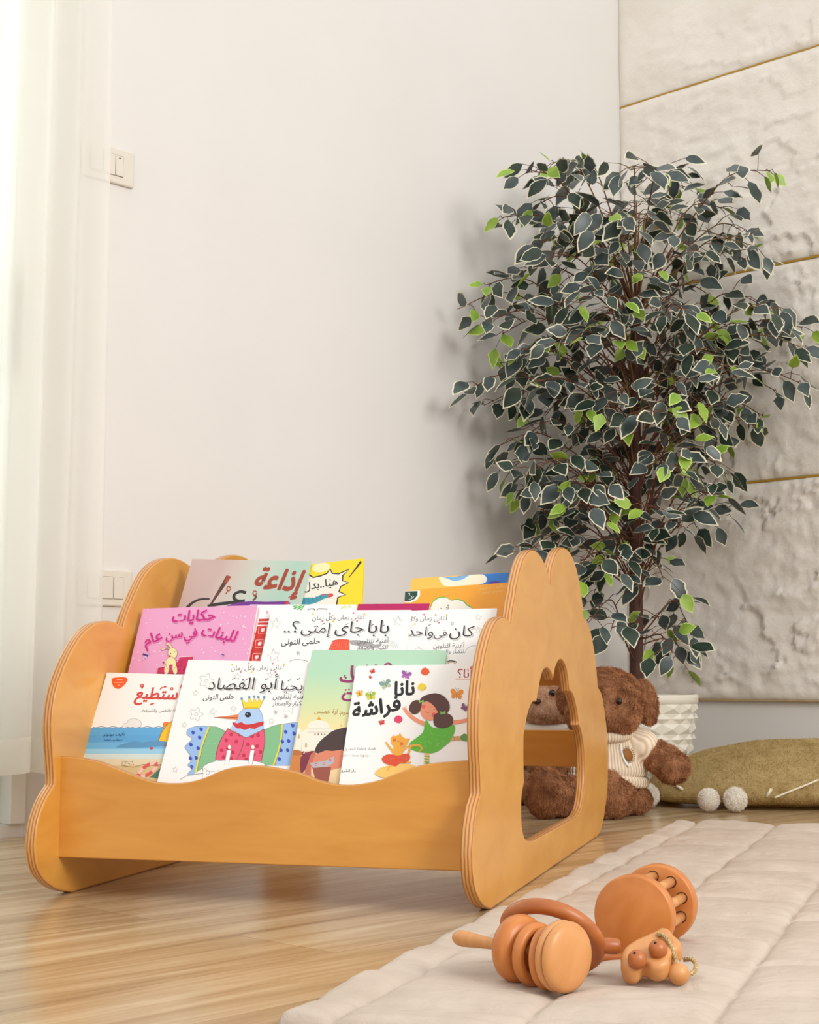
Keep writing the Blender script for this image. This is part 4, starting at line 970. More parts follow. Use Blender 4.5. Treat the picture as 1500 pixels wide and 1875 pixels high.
# a leaf: pointed oval with toothed edge, cream rim round a dark blade
LEAF = [(0, .0), (.16, .20), (.34, .27), (.52, .265), (.66, .21), (.80, .13), (.92, .05), (1.0, 0)]
bm = bmesh.new()
for q, ld, t, young in LV:
    size = rt.uniform(.056, .084) if not young else rt.uniform(.045, .064)
    up = Vector((rt.uniform(-.6, .6), rt.uniform(-1.3, .2), rt.uniform(.1, 1.0)))
    nn = (up - ld*up.dot(ld)).normalized(); sd = ld.cross(nn)
    curl = rt.uniform(.04, .22); fold = rt.uniform(.02, .22)
    lime = young and rt.random() < .74
    if lime: im, em = 2, 4
    else: im, em = (0 if rt.random() < .68 else 1), 3
    rim = rt.uniform(.07, .14)
    mid, inn, outr = [], [], []
    wob = [1+rt.uniform(-.17, .13) for _ in LEAF]
    def place(u, w): return q + ld*(u*size) + sd*(w*size) + nn*(size*(-curl*u*u + fold*abs(w)))
    rows = []
    for i, (u, w) in enumerate(LEAF):
        w *= wob[i]*1.12
        wi = max(0, w-rim*(.45+.6*u)*.55)
        ui = min(u, 1-rim*.8)
        if i == 0: rows.append([bm.verts.new(place(u, 0))]*5)
        elif i == len(LEAF)-1: rows.append([bm.verts.new(place(1, 0))]*5)
        else: rows.append([bm.verts.new(place(x, y)) for x, y in ((u, -w), (ui, -wi), (ui, 0), (ui, wi), (u, w))])
    for a, c in zip(rows, rows[1:]):
        for j in range(4):
            qd = list(dict.fromkeys((a[j], a[j+1], c[j+1], c[j])))
            if len(qd) < 3: continue
            try: f = bm.faces.new(qd)
            except ValueError: continue
            f.material_index = em if j in (0, 3) else im; f.smooth = True
me = bpy.data.meshes.new('foliage'); bm.to_mesh(me); bm.free()
for m in (M_leaf, M_leaf2, M_lime, M_cream, M_limeedge): me.materials.append(m)
o = bpy.data.objects.new('foliage', me); COL.objects.link(o); o.parent = tree

# ------------------------------------------------------------------ plush helpers
def blob(balls, voxel, subs=2):
    """one continuous skin over overlapping ellipsoids (x, y, z, rx, ry, rz[, rot matrix])"""
    bm = bmesh.new()
    for c in balls:
        M = Matrix.Translation(c[:3]) @ (c[6].to_4x4() if len(c) > 6 else Matrix.Identity(4)) @ Matrix.Diagonal((*c[3:6], 1))
        bmesh.ops.create_icosphere(bm, subdivisions=3, radius=1, matrix=M)
    me = bpy.data.meshes.new('b'); bm.to_mesh(me); bm.free()
    o = bpy.data.objects.new('b', me); COL.objects.link(o)
    r = o.modifiers.new('r', 'REMESH'); r.mode = 'VOXEL'; r.voxel_size = voxel
    s = o.modifiers.new('s', 'SMOOTH'); s.iterations = 6; s.factor = .6
    dg = bpy.context.evaluated_depsgraph_get(); out = bpy.data.meshes.new_from_object(o.evaluated_get(dg))
    bpy.data.objects.remove(o)
    return out
def furry(me, count, length, width, seed, tilt=.5, clump=0.0, swirl=14., skip=None):
    """add tapering curved hairs over a skin mesh (returns a new mesh: skin + pile)"""
    rr = random.Random(seed)
    me.calc_loop_triangles()
    tris = [(t.vertices[:], t.area, t.normal.copy()) for t in me.loop_triangles]
    cum = []; s = 0
    for t in tris: s += t[1]; cum.append(s)
    import bisect
    V = [v.co.copy() for v in me.vertices]; NV = [v.normal.copy() for v in me.vertices]
    Vs = [tuple(v) for v in V]; Fs = [tuple(p.vertices) for p in me.polygons]
    for _ in range(count):
        t = tris[bisect.bisect(cum, rr.random()*s) % len(tris)]
        a, b_ = rr.random(), rr.random()
        if a+b_ > 1: a, b_ = 1-a, 1-b_
        i, j, k = t[0]
        p = V[i]*(1-a-b_)+V[j]*a+V[k]*b_
        n = (NV[i]*(1-a-b_)+NV[j]*a+NV[k]*b_).normalized()
        if skip and skip(p): continue
        f = Vector((noise.noise(p*swirl), noise.noise(p*swirl+Vector((31, 0, 0))), noise.noise(p*swirl+Vector((0, 57, 0)))-.35))*tilt*2
        f += Vector((rr.uniform(-.4, .4), rr.uniform(-.4, .4), rr.uniform(-.4, .4)))
        f -= n*f.dot(n)
        L = length*rr.uniform(.6, 1.25)
        d1 = (n+f*.5).normalized(); d2 = (n*.55+f).normalized()
        sd = n.cross(d2+Vector((rr.uniform(-.5, .5), rr.uniform(-.5, .5), rr.uniform(-.5, .5))))
        if sd.length < 1e-6: continue
        sd = sd.normalized()*width*rr.uniform(.7, 1.3)
        m = p+d1*L*.5; e = m+d2*L*.6
        b0 = len(Vs)
        p = p-n*.001
        Vs += [tuple(p-sd), tuple(p+sd), tuple(m+sd*.7), tuple(m-sd*.7), tuple(e)]
        Fs += [(b0, b0+1, b0+2, b0+3), (b0+3, b0+2, b0+4)]
    out = bpy.data.meshes.new('fur'); out.from_pydata(Vs, [], Fs); out.update()
    return out
def fur_mat(name, c0, c1):
    m, nt, b = nodes(name)
    tc = N(nt, 'ShaderNodeTexCoord'); no = N(nt, 'ShaderNodeTexNoise', i_Scale=32., i_Detail=5.); nt.links.new(tc.outputs['Object'], no.inputs['Vector'])
    r = ramp(nt, [(.34, srgb(*c0)), (.66, srgb(*c1))]); nt.links.new(no.outputs['Fac'], r.inputs['Fac']); nt.links.new(r.outputs['Color'], b.inputs['Base Color'])
    b.inputs['Roughness'].default_value = .85; b.inputs['Specular IOR Level'].default_value = .12
    tr = N(nt, 'ShaderNodeBsdfTranslucent'); nt.links.new(r.outputs['Color'], tr.inputs[0]); mx_ = N(nt, 'ShaderNodeMixShader'); mx_.inputs[0].default_value = .4      # light passes through the thin hairs
    nt.links.new(b.outputs[0], mx_.inputs[1]); nt.links.new(tr.outputs[0], mx_.inputs[2]); nt.links.new(mx_.outputs[0], nt.nodes['Material Output'].inputs[0])
    return m
M_brown = fur_mat('brown_plush', (158, 108, 74), (204, 152, 112)); M_beige = fur_mat('beige_plush', (206, 160, 126), (226, 188, 156)); M_muz = fur_mat('pale_muzzle_plush', (222, 184, 152), (238, 206, 178))
M_black = flat((14, 12, 11), .12, .5, name='black_bead')
def rib_mat(name, c0, c1, freq):
    m, nt, b = nodes(name)
    tc = N(nt, 'ShaderNodeTexCoord'); sx = N(nt, 'ShaderNodeSeparateXYZ'); nt.links.new(tc.outputs['Object'], sx.inputs[0])
    at = N(nt, 'ShaderNodeMath', operation='ARCTAN2'); nt.links.new(sx.outputs['Y'], at.inputs[0]); nt.links.new(sx.outputs['X'], at.inputs[1])
    mu = N(nt, 'ShaderNodeMath', operation='MULTIPLY'); mu.inputs[1].default_value = freq; nt.links.new(at.outputs[0], mu.inputs[0])
    si = N(nt, 'ShaderNodeMath', operation='SINE'); nt.links.new(mu.outputs[0], si.inputs[0])
    ma = N(nt, 'ShaderNodeMapRange'); ma.inputs[1].default_value = -1; nt.links.new(si.outputs[0], ma.inputs[0])
    r = ramp(nt, [(0, srgb(*c0)), (.5, srgb(*c1))]); nt.links.new(ma.outputs[0], r.inputs['Fac']); nt.links.new(r.outputs['Color'], b.inputs['Base Color'])
    bu = N(nt, 'ShaderNodeBump', i_Strength=.8, i_Distance=.003); nt.links.new(ma.outputs[0], bu.inputs['Height']); nt.links.new(bu.outputs['Normal'], b.inputs['Normal'])
    b.inputs['Roughness'].default_value = .9
    return m
M_knit = rib_mat('cream_rib_knit', (214, 190, 158), (242, 224, 198), 62)

# brown bear: local frame, faces -Y; head turned a little to the left
bx, by = (1104-750)/FPX*3.93, 3.93
bear = thing('teddy_bear', 'brown plush teddy bear in a cream ribbed jumper sitting behind the shelf', 'teddy bear', (bx, by, 0), R(-3))
HC = Vector((.002, 0, .279)); HM = Matrix.Rotation(R(-13), 3, 'Z')
def hd(x, y, z, rx, ry, rz): return (*(HC + HM @ Vector((x, y, z))), rx, ry, rz, HM)
head = [hd(0, 0, .004, .103, .088, .086), hd(0, -.058, -.024, .064, .052, .046), hd(.045, -.04, -.03, .05, .05, .048), hd(-.045, -.04, -.03, .05, .05, .048), hd(0, 0, .045, .066, .06, .042), hd(0, -.01, -.04, .085, .07, .045)]
ears = [(.108, .012, .281, .030, .024, .062, Matrix.Rotation(R(-10), 3, 'Y')), (-.094, .030, .292, .026, .024, .050)]
limbs = [(.112, -.012, .156, .044, .042, .040), (.142, -.03, .140, .046, .042, .040), (.165, -.045, .120, .044, .042, .042),
 (-.10, -.01, .160, .045, .042, .04), (-.13, -.03, .14, .045, .042, .04), (-.150, -.05, .115, .043, .042, .043),
 (.024, -.06, .048, .050, .06, .048), (.008, -.12, .044, .048, .05, .044), (-.002, -.150, .060, .044, .032, .060), (.068, .005, .036, .050, .075, .036),
 (-.07, -.04, .05, .06, .06, .05), (-.115, -.10, .052, .056, .055, .05), (-.158, -.135, .062, .050, .042, .062)]
skin = blob([(0, .02, .115, .086, .076, .115), (0, .0, .205, .06, .055, .05)] + head + ears + limbs, .006)
jb = [(0, .018, .135, .106, .094, .080), (0, .012, .178, .088, .078, .056), (.080, .002, .176, .052, .052, .044), (-.080, .002, .176, .052, .052, .044), (.098, -.006, .168, .042, .054, .046), (-.098, -.006, .168, .042, .054, .046), (0, .016, .112, .112, .100, .052)]
def in_jumper(q):
    for c in jb:
        if ((q.x-c[0])/c[3])**2+((q.y-c[1])/c[4])**2+((q.z-c[2])/c[5])**2 < 1.03: return True
    return False
fm = furry(skin, 64000, .0075, .0009, 3, 1.15, swirl=52., skip=in_jumper)
body = meshobj('body', fm, M_brown, bear)
for a in (31, -31):
    e = HC + HM @ Vector((.094*math.sin(R(a)), -.098*math.cos(R(a)), .006))
    bm = bmesh.new(); ball(bm, e, .0080); obj('eye', bm, M_black, bear)
e = HC + HM @ Vector((0, -.112, -.006))
bm = bmesh.new(); ball(bm, e, (.016, .011, .011)); obj('nose', bm, flat((44, 26, 20), .4), bear)
# jumper
sw = blob(jb, .005)
for v in sw.vertices:                      # flatten under the hem so that it hangs as a tube
    if v.co.z < .088: v.co.z = .088 + (v.co.z-.088)*.12
sj = meshobj('jumper', sw, M_knit, bear, True)
bm = bmesh.new(); torus(bm, .066, .0125, Matrix.Translation((0, -.004, .206)) @ Matrix.Rotation(R(10), 4, 'X') @ Matrix.Diagonal((1, .98, 1, 1)), 56, 14, 1.1); obj('collar', bm, M_knit, sj)
bm = bmesh.new(); torus(bm, .1035, .0085, Matrix.Translation((.002, .015, .090)) @ Matrix.Rotation(R(6), 4, 'Y') @ Matrix.Diagonal((1, .90, 1, 1)), 72, 12, 1.7); obj('hem', bm, M_knit, sj)
def sweater_pt(px, py, off=.002):
    p0 = Vector((bx, by, 0)); Mi = bear.matrix_basis.inverted()
    q = on_plane(px, py, p0+Vector((0, -.088, 0)), Vector((0, 1, 0))); return Mi @ q
# stitched oval eyelet patch and white cord on the jumper front
bpy.context.view_layer.update()
pc = sweater_pt(1152, 1383)
def snap(x, z):   # point on the jumper surface in front of (x, z)
    hit, loc, nrm, _ = sj.ray_cast(Vector((x, -.5, z)), Vector((0, 1, 0)))
    return (loc, nrm) if hit else (Vector((x, -.09, z)), Vector((0, -1, 0)))
loc, nrm = snap(pc.x, pc.z)
ux = ZZ.cross(nrm).normalized(); fr = axes(ux, nrm.cross(ux).normalized(), nrm, loc) @ Matrix.Rotation(R(18), 4, 'Z')
bm = bmesh.new(); lathe(bm, [(0, .0045), (.7, .004), (1, .001)], 24, fr @ Matrix.Diagonal((.0135, .0165, 1, 1))); obj('patch', bm, flat((146, 92, 30), .6, name='tan_patch'), sj)
bm = bmesh.new()
for k in range(24):
    a = 2*math.pi*k/24; x, y = math.cos(a), math.sin(a)
    tube(bm, [fr @ Vector((.0140*x, .017*y, .0030)), fr @ Vector((.0185*x, .0215*y, .0022))], .0006, 4)
obj('stitching', bm, flat((40, 34, 30), .8), sj)
cord = []
for px, py in ((1138, 1363), (1139, 1378), (1144, 1393), (1151, 1404), (1154, 1400)):
    q = sweater_pt(px, py); l, n_ = snap(q.x, q.z); cord.append(l+n_*.003)
bm = bmesh.new(); tube(bm, catmull(cord, 4), .0028, 8); obj('drawstring', bm, flat((240, 238, 232), .8), sj)

# beige bear, seen through the cloud opening
cx, cy = (1007-750)/FPX*4.28, 4.28
bear2 = thing('teddy_bear', 'beige plush bear with pale muzzle seen through the cloud-shaped opening', 'teddy bear', (cx, cy, 0), R(-21))
balls = [(0, .02, .11, .085, .075, .11), (0, 0, .20, .055, .05, .05), (0, 0, .290, .098, .085, .082), (0, -.055, .262, .074, .058, .05), (0, 0, .34, .05, .05, .03),
 (.088, .02, .355, .036, .022, .036), (-.088, .02, .355, .036, .022, .036), (.10, -.02, .15, .04, .04, .045), (.11, -.05, .11, .04, .04, .045), (-.10, -.02, .15, .04, .04, .045), (-.11, -.05, .11, .04, .04, .045),
 (.07, -.07, .045, .05, .06, .045), (.08, -.12, .055, .042, .03, .055), (-.07, -.07, .045, .05, .06, .045), (-.08, -.12, .055, .042, .03, .055)]
skin = blob(balls, .006)
meshobj('body', furry(skin, 26000, .0075, .0010, 8, 1.0, swirl=45.), M_beige, bear2)
mz = blob([(0, -.072, .262, .058, .050, .040), (0, -.070, .29, .030, .034, .036)], .004)
meshobj('muzzle', furry(mz, 5000, .008, .001, 9, .5, swirl=30.), M_muz, bear2)
for x in (.030, -.030):
    bm = bmesh.new(); ball(bm, (x, -.092, .302), (.009, .007, .010)); obj('eye', bm, M_black, bear2)
bm = bmesh.new(); ball(bm, (-.004, -.128, .280), (.013, .010, .008)); obj('nose', bm, flat((70, 44, 34), .5), bear2)
bm = bmesh.new(); torus(bm, .068, .014, Matrix.Translation((0, 0, .205)) @ Matrix.Diagonal((1, 1.1, 1, 1)), 48, 12); obj('collar', bm, flat((232, 226, 214), .9, name='white_collar'), bear2)

# ------------------------------------------------------------------ cushion
CC = Vector((1.06, 4.215, 0)); CA, CB = .41, .205
M_olive = fur_mat('olive_sherpa', (192, 166, 112), (210, 186, 132))
cush = thing('floor_cushion', 'olive fleece floor cushion lying against the wall beside the teddy bear', 'cushion', CC, 0)
def cushion_mesh():
    bm = bmesh.new(); NA, NRr = 120, 22
    g = []
    for side in (1, -1):
        rows = []
        for j in range(NRr+1):
            t = j/NRr*math.pi/2; rr_ = math.sin(t); row = []
            for i in range(NA):
                a = 2*math.pi*i/NA; e = 2/2.3
                cxx = math.copysign(abs(math.cos(a))**e, math.cos(a)); sy = math.copysign(abs(math.sin(a))**e, math.sin(a))
                x, y = CA*cxx*rr_, CB*sy*rr_
                seam = .046 + .010*math.sin(a*3+.6) + (.018 if False else 0)
                z = seam + (.122*math.cos(t)**(1.15 if math.cos(a) < 0 else .8) if side > 0 else -(seam-.003)*math.cos(t)**.5)
                z += .004*noise.noise(Vector((x*14, y*14, side*3)))*math.cos(t)
                row.append(bm.verts.new((x, y, max(z, .002))))
            rows.append(row)
        for a_, b_ in zip(rows, rows[1:]):
            for i in range(NA):
                q = [a_[i], a_[(i+1) % NA], b_[(i+1) % NA], b_[i]]
                bm.faces.new(q if side < 0 else q[::-1]).smooth = True
    bmesh.ops.remove_doubles(bm, verts=bm.verts, dist=.0006)
    bmesh.ops.recalc_face_normals(bm, faces=bm.faces)
    me = bpy.data.meshes.new('c'); bm.to_mesh(me); bm.free(); return me
cm = cushion_mesh()
meshobj('cover', furry(cm, 60000, .0032, .0010, 4, .6, swirl=90.), M_olive, cush)
M_tape = flat((226, 216, 190), .6, name='cream_tape')
# cream zip tape and tags along the seam, as seen on the front
bpy.context.view_layer.update()
cov = cush.children[0]
def front(px, py, lift=.004):
    d = ray(px, py).normalized(); Mi = cov.matrix_world.inverted()
    hit, l, n_, _ = cov.ray_cast(Mi @ CAMP, Mi.to_3x3() @ d)
    return (l - d*lift) if hit else (at_depth(px, py, 4.05) - CC)
bm = bmesh.new(); tube(bm, catmull([front(*p) for p in ((1418, 1461), (1440, 1452), (1460, 1444), (1480, 1436), (1499, 1428))], 4), .0028, 6); obj('zip', bm, M_tape, cush)
for a, b_ in (((1404, 1459), (1413, 1444)), ((1237, 1438), (1250, 1445))):
    bm = bmesh.new(); p, q = front(*a), front(*b_); tube(bm, [p, p.lerp(q, .5), q], .0042, 6); obj('tag', bm, M_tape, cush)
M_pom = fur_mat('white_pompom', (246, 240, 230), (252, 248, 240))
for px, py, r in ((1298, 1464, .030), (1347, 1467, .032), (1186, 1463, .033)):
    Y = 3.975 if px > 1200 else 4.10
    p = at_depth(px, py, Y) - CC; p.z = max(p.z, r+.002)
    bm = bmesh.new(); ball(bm, p, r*.84, 24, 16); me = bpy.data.meshes.new('p'); bm.to_mesh(me); bm.free()
    meshobj('pompom', furry(me, 2600, r*.20, .0008, int(px), .5, swirl=40.), M_pom, cush)
# ------------------------------------------------------------------ quilted mat
MA = R(20.0)
QX = Vector((math.cos(MA), -math.sin(MA), 0)); QY = Vector((math.sin(MA), math.cos(MA), 0))
MP0, MP1, MQ0, MQ1 = -.662, .62, 1.43, 3.62
CELL = .178; SE0 = MP0+.058
def mat_h(p, q):
    """height of the quilt: puffed squares between stitched seams"""
    wob = .006*noise.noise(Vector((p*6, q*6, 2)))
    u = ((p-SE0+wob)/CELL) % 1; v = ((q-1.515+.7*wob)/CELL) % 1
    du, dv = min(u, 1-u)*CELL, min(v, 1-v)*CELL
    e = min(p-MP0, MP1-p, q-MQ0, MQ1-q)
    s = 1-math.exp(-du/.007); t = 1-math.exp(-dv/.008)
    pk = math.exp(-du/.03)*noise.noise(Vector((q*46, p*9, 1)))*.0022 + math.exp(-dv/.03)*noise.noise(Vector((p*46, q*9, 8)))*.0022      # puckers along the stitching
    wr = noise.fractal(Vector((p*8+q*2, q*12, 5)), .8, 2.1, 5)*.0034 + noise.ridged_multi_fractal(Vector((p*7, q*10, 9)), 1, 2.1, 4, 1, 2)*.0016 + pk
    bul = math.sin(math.pi*u)**.5*math.sin(math.pi*v)**.5
    h = .0026 + .0022*(1-math.exp(-du/.0028))*(1-math.exp(-dv/.0032)) + .0032*s*t + .0075*bul + wr*(.5+.5*s*t)
    ed = max(0, min(1, e/.018)); return max(.0008, h*math.sqrt(1-(1-ed)**2) if ed < 1 else h)
bm = bmesh.new(); g = []
NP, NQ = 300, 500
for i in range(NP+1):
    row = []
    for j in range(NQ+1):
        p = MP0+(MP1-MP0)*i/NP; q = MQ0+(MQ1-MQ0)*j/NQ
        h = mat_h(p, q)
        ee = .006*noise.noise(Vector((q*9, 3, 0)))*max(0, 1-(p-MP0)/.05); ef = .008*noise.noise(Vector((p*8, 9, 0)))*max(0, 1-(MQ1-q)/.05)
        row.append(bm.verts.new((p+ee, q+ef, h)))
    g.append(row)
for i in range(NP):
    for j in range(NQ): bm.faces.new((g[i][j], g[i+1][j], g[i+1][j+1], g[i][j+1])).smooth = True
rim = [r[0] for r in g] + g[-1][1:] + [r[-1] for r in reversed(g[:-1])] + list(reversed(g[0]))[1:-1]
bb = [bm.verts.new((v.co.x, v.co.y, .0003)) for v in rim]
for k in range(len(rim)): bm.faces.new((rim[k-1], rim[k], bb[k], bb[k-1]))
bm.faces.new(bb)
def linen():
    m, nt, b = nodes('natural_linen')
    tc = N(nt, 'ShaderNodeTexCoord')
    no = N(nt, 'ShaderNodeTexNoise', i_Scale=7., i_Detail=5.); nt.links.new(tc.outputs['Object'], no.inputs['Vector'])
    r = ramp(nt, [(.3, srgb(190, 174, 158)), (.7, srgb(206, 191, 176))]); nt.links.new(no.outputs['Fac'], r.inputs['Fac']); nt.links.new(r.outputs['Color'], b.inputs['Base Color'])
    mp = N(nt, 'ShaderNodeMapping'); mp.inputs['Scale'].default_value = (1, 1.7, 1); nt.links.new(tc.outputs['Object'], mp.inputs['Vector'])
    cr = N(nt, 'ShaderNodeTexNoise', i_Scale=22., i_Detail=6., i_Roughness=.6, i_Distortion=1.2); nt.links.new(mp.outputs['Vector'], cr.inputs['Vector'])
    cb = N(nt, 'ShaderNodeBump', i_Strength=.55, i_Distance=.006); nt.links.new(cr.outputs['Fac'], cb.inputs['Height'])
    w = N(nt, 'ShaderNodeTexNoise', i_Scale=420., i_Detail=2.); bu = N(nt, 'ShaderNodeBump', i_Strength=.25, i_Distance=.0012); nt.links.new(tc.outputs['Object'], w.inputs['Vector'])
    nt.links.new(cb.outputs['Normal'], bu.inputs['Normal']); nt.links.new(w.outputs['Fac'], bu.inputs['Height']); nt.links.new(bu.outputs['Normal'], b.inputs['Normal'])
    b.inputs['Roughness'].default_value = .92; b.inputs['Specular IOR Level'].default_value = .2
    return m
mat = obj('quilted_mat', bm, linen()); mat.matrix_world = axes(QX, QY, ZZ, (0, 0, 0))
tag(mat, 'beige quilted linen play mat spread on the floor at lower right', 'mat')
def mat_z(w): 
    w = Vector((w[0], w[1], 0)); return mat_h(w.dot(QX), w.dot(QY))

# ------------------------------------------------------------------ wooden toys
M_beech = wood_mat('oiled_beech', (190, 110, 46), (210, 132, 64), (14, 14, 60), .42, .1, 1.5)
M_beech_l = wood_mat('pale_beech', (202, 136, 76), (216, 154, 94), (14, 14, 60), .42, .1, 1.5)
M_walnut = wood_mat('reddish_beech', (166, 90, 38), (188, 110, 54), (14, 14, 60), .4, .12, 1.5)
MATZ = .0125
# drum rattle: two discs joined by dowels
c0 = on_plane(1163, 1667, (0, 1.875, 0), Vector((0, 1, 0))); c1 = on_plane(1206, 1646, (0, 1.977, 0), Vector((0, 1, 0)))
ax = Vector((c1.x-c0.x, c1.y-c0.y, 0)); AL = ax.length; ax.normalize()
RD = .0485
cz = MATZ+RD
drum = thing('drum_rattle', 'wooden rattle of two discs joined by dowels, standing behind the mouse toy', 'wooden toy', matrix=axes(ax.cross(ZZ)*-1, ZZ*1, ax*1, (c0.x, c0.y, cz)) if False else axes(ZZ.cross(ax), ZZ, ax, (c0.x, c0.y, cz)))
def disc(bm, z0, z1, r, bev=.003, seg=64):
    lathe(bm, [(0, z0), (r-bev, z0), (r-bev*.3, z0+bev*.3), (r, z0+bev), (r, z1-bev), (r-bev*.3, z1-bev*.3), (r-bev, z1), (0, z1)], seg)
bm = bmesh.new(); disc(bm, -.010, .010, RD); obj('disc', bm, M_beech, drum)
bm = bmesh.new(); disc(bm, AL-.011, AL+.010, RD); obj('disc', bm, M_beech, drum)
M_hole = flat((70, 34, 14), .8, name='bored_hole')
for k in range(9):
    a = R(180-16-40*k); x, y = .034*math.cos(a), .034*math.sin(a)
    bm = bmesh.new(); tube(bm, [(x, y, .008), (x, y, AL-.009)], .0062, 16); dw = obj('dowel', bm, M_beech_l, drum)
    bm = bmesh.new(); lathe(bm, [(.0062, AL-.0114), (.0074, AL-.0114), (.0074, AL-.0104), (.0062, AL-.0104)], 20, Matrix.Translation((x, y, 0))); obj('socket', bm, M_hole, dw)
# stick rattle with discs and loose rings; axis from the near end disc back to the handle
RS = .0372; e0 = on_plane(1040, 1753, (0, 0, MATZ+RS), ZZ); e1 = on_plane(951, 1737, (0, 0, MATZ+RS), ZZ)
ad = Vector((e1.x-e0.x, e1.y-e0.y, 0)); print('rattle', e0, ad.length); ad.normalize()
rz = MATZ+RS
rat = thing('stick_rattle', 'wooden stick rattle with thick discs and loose rings lying on the mat', 'wooden toy', matrix=axes(ZZ.cross(ad), ZZ, ad, (e0.x, e0.y, rz)))
bm = bmesh.new(); lathe(bm, [(0, -.0080), (.020, -.0076), (.031, -.0055), (.0355, -.0025), (.0372, .001), (.0372, .003), (.0355, .0048), (0, .0050)], 64); obj('disc', bm, M_beech_l, rat)
bm = bmesh.new(); lathe(bm, [(0, .0056), (.035, .0056), (.0372, .0076), (.0376, .010), (.0372, .013), (.0345, .0152), (0, .0152)], 64); obj('disc', bm, M_beech_l, rat)
bm = bmesh.new(); torus(bm, .0278, .0054, Matrix.Translation((.002, -.0045, .0285)) @ Matrix.Rotation(R(13), 4, 'Y') @ Matrix.Rotation(R(4), 4, 'X'), 56, 14, 1.0); obj('ring', bm, M_beech, rat)
bm = bmesh.new(); torus(bm, .0280, .0064, Matrix.Translation((0, -.0030, .0470)) @ Matrix.Rotation(R(2), 4, 'Y'), 56, 14, 1.1); obj('ring', bm, M_beech, rat)
bm = bmesh.new(); lathe(bm, [(0, .0555), (.022, .0558), (.031, .059), (.0355, .064), (.0372, .071), (.0355, .078), (.031, .083), (.022, .086), (0, .0865)], 64); obj('disc', bm, M_beech, rat)
bm = bmesh.new(); lathe(bm, [(.0055, .0), (.0055, .09), (.0058, .105), (.0068, .125), (.0082, .145), (.0092, .158), (.0085, .166), (.0055, .1715), (0, .1735)], 24); obj('handle', bm, M_beech_l, rat)
# pair of linked rings behind it: one leaning, one flat, with a peg
RG = .053
lc = Vector((.1700, 1.752, 0))
link = thing('ring_rattle', 'wooden hoop toy leaning over the stick rattle with a peg beside it', 'wooden toy', (0, 0, 0))
top = at_depth(978, 1659, 1.735); rgt = at_depth(1093, 1722, 1.74); lft = at_depth(929, 1697, 1.78)
# circle through three points of the hoop
def circle3(a, b, c):
    ab, ac = b-a, c-a; n = ab.cross(ac); 
    ctr = a + (n.cross(ab)*ac.length_squared + ac.cross(n)*ab.length_squared)/(2*n.length_squared)
    return ctr, (a-ctr).length, n.normalized()
cc, rr_, nn_ = circle3(lft, top, rgt)
print('hoop', cc, rr_, nn_)
xa = (top-cc).normalized(); ya = nn_.cross(xa)
link.matrix_world = Matrix.Translation((cc.x, cc.y, 0))
Ml = link.matrix_world.inverted() @ axes(xa, ya, nn_, cc)
bm = bmesh.new(); torus(bm, rr_, .0085, Ml, 80, 18, 1.05); obj('hoop', bm, M_walnut, link)
b0 = on_plane(1080, 1752, (0, 0, MATZ+.005), ZZ); b1 = on_plane(1160, 1753, (0, 0, MATZ+.005), ZZ); li = link.matrix_world.inverted()
bm = bmesh.new(); dd = (b1-b0).normalized(); box(bm, (0, -.008, -.0042), ((b1-b0).length, .008, .0042), .003, li @ axes(dd, ZZ.cross(dd), ZZ, b0)); obj('bar', bm, M_walnut, link)
pg0 = at_depth(1098, 1731, 1.750); pg1 = at_depth(1136, 1733, 1.752)
bm = bmesh.new(); li = link.matrix_world.inverted(); d = (pg1-pg0)
tube(bm, [li @ (pg0), li @ (pg0+d*.1), li @ (pg0+d*.8), li @ (pg0+d*.95), li @ pg1], [.0080, .0090, .0090, .0076, .0035], 20); obj('peg', bm, M_walnut, link)

# pebble-shaped mouse with bead eyes and a rope tail
mc = on_plane(1192, 1752, (0, 0, MATZ+.026), ZZ) - Vector((0, 0, .0255))
mx = Vector((.95, .12, .26)).normalized(); mz = Vector((-.26, -.42, .86)); mz = (mz-mx*mz.dot(mx)).normalized(); my = mz.cross(mx)
OUTM = [(-.036, -.004), (-.039, -.014), (-.035, -.023), (-.026, -.025), (-.016, -.019), (-.010, -.030), (.000, -.034), (.010, -.030), (.015, -.021), (.024, -.015), (.032, -.010), (.036, .000), (.034, .014), (.033, .026), (.026, .032), (.016, .029), (.004, .027), (-.010, .024), (-.022, .018), (-.031, .008)]
mo = thing('mouse_toy', 'small wooden mouse toy with two bead eyes and a rope tail on the mat', 'wooden toy', matrix=axes(mx, my, mz, mc+Vector((0, 0, .0255))))
cu_l = [tuple(q) for q in catmull([Vector(p) for p in OUTM], 4, True)]
slab('body', [cu_l], .024, .007, mo, [M_beech_l], Matrix.Translation((0, 0, .0)))
mo.children[-1].data.materials[0] = M_beech_l
MI = mo.matrix_world.inverted() if False else axes(mx, my, mz, mc+Vector((0, 0, .0255))).inverted()
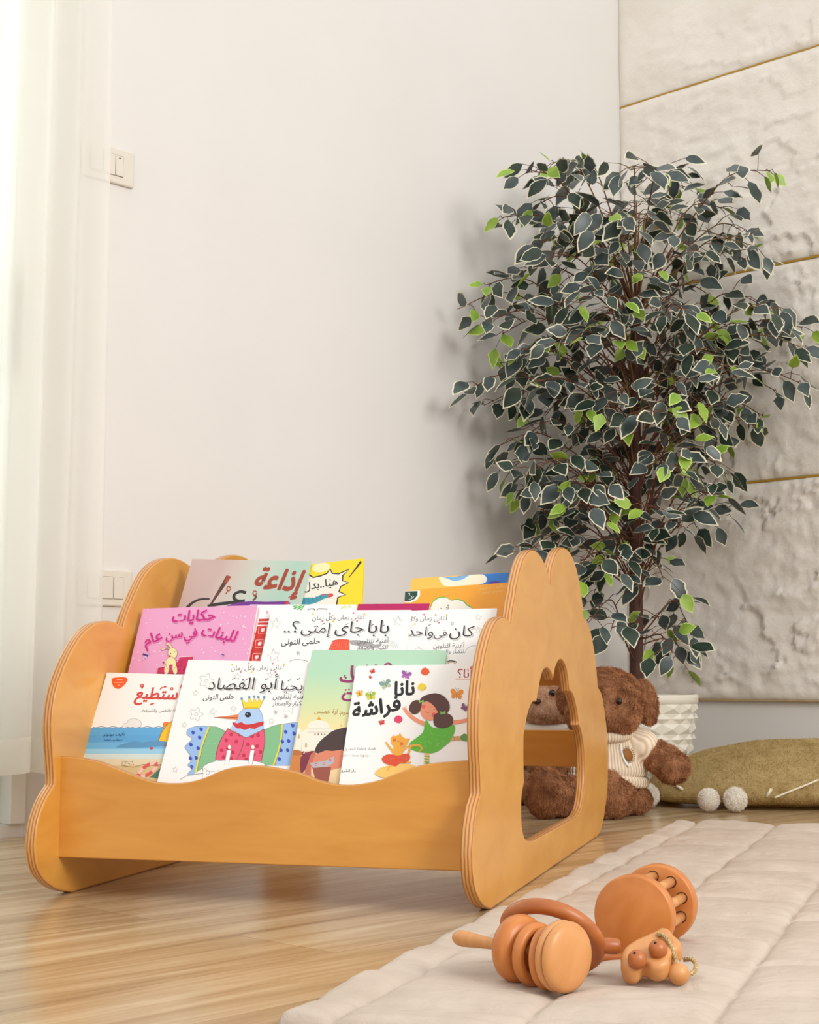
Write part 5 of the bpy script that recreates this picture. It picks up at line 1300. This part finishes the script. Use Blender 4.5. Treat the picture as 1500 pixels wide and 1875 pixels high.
def msurf(px, py, h):      # photo point carried to the toy's top face, raised by h
    M0 = axes(mx, my, mz, mc+Vector((0, 0, .0255)))
    return MI @ on_plane(px, py, M0 @ Vector((0, 0, h)), mz)
for px, py in ((1167, 1757), (1205, 1738)):
    bm = bmesh.new(); q = msurf(px, py, .0175); ball(bm, q, .0105, 28, 18); e = obj('eye', bm, M_walnut, mo)
    bm = bmesh.new(); ball(bm, q+(MI.to_3x3() @ Vector((-.35, -.55, .76)))*.0098, .0018, 12, 8); obj('drill_hole', bm, flat((60, 30, 14), .6), e)
bead = at_depth(1243, 1789, 1.706); bead.z = max(bead.z, MATZ+.0118)
bm = bmesh.new(); ball(bm, MI @ bead, .0118, 28, 18); obj('bead', bm, M_beech_l, mo)
M_rope, nt, b_ = nodes('jute_rope')
tc = N(nt, 'ShaderNodeTexCoord'); wv = N(nt, 'ShaderNodeTexNoise', i_Scale=500., i_Detail=2.); nt.links.new(tc.outputs['Object'], wv.inputs['Vector'])
r_ = ramp(nt, [(.3, srgb(150, 118, 72)), (.7, srgb(216, 190, 138))]); nt.links.new(wv.outputs['Fac'], r_.inputs['Fac']); nt.links.new(r_.outputs['Color'], b_.inputs['Base Color']); b_.inputs['Roughness'].default_value = .9
def rope(pts):
    bm = bmesh.new(); L = catmull(pts, 14)
    for s in range(3):
        st = []
        for i, p in enumerate(L):
            t = (L[min(i+1, len(L)-1)]-L[max(i-1, 0)]).normalized(); a = t.orthogonal().normalized(); c = t.cross(a); w = i*.55+s*2.094
            st.append(p+(a*math.cos(w)+c*math.sin(w))*.0013)
        tube(bm, st, .0015, 6)
    obj('rope', bm, M_rope, mo)
rope([MI @ at_depth(*p) for p in ((1202, 1722, 1.755), (1205, 1712, 1.742), (1216, 1713, 1.73), (1228, 1730, 1.72), (1236, 1752, 1.712), (1242, 1773, 1.708))])
rope([MI @ at_depth(*p) for p in ((1250, 1783, 1.712), (1268, 1782, 1.725), (1275, 1768, 1.735), (1268, 1757, 1.745), (1253, 1757, 1.755))])
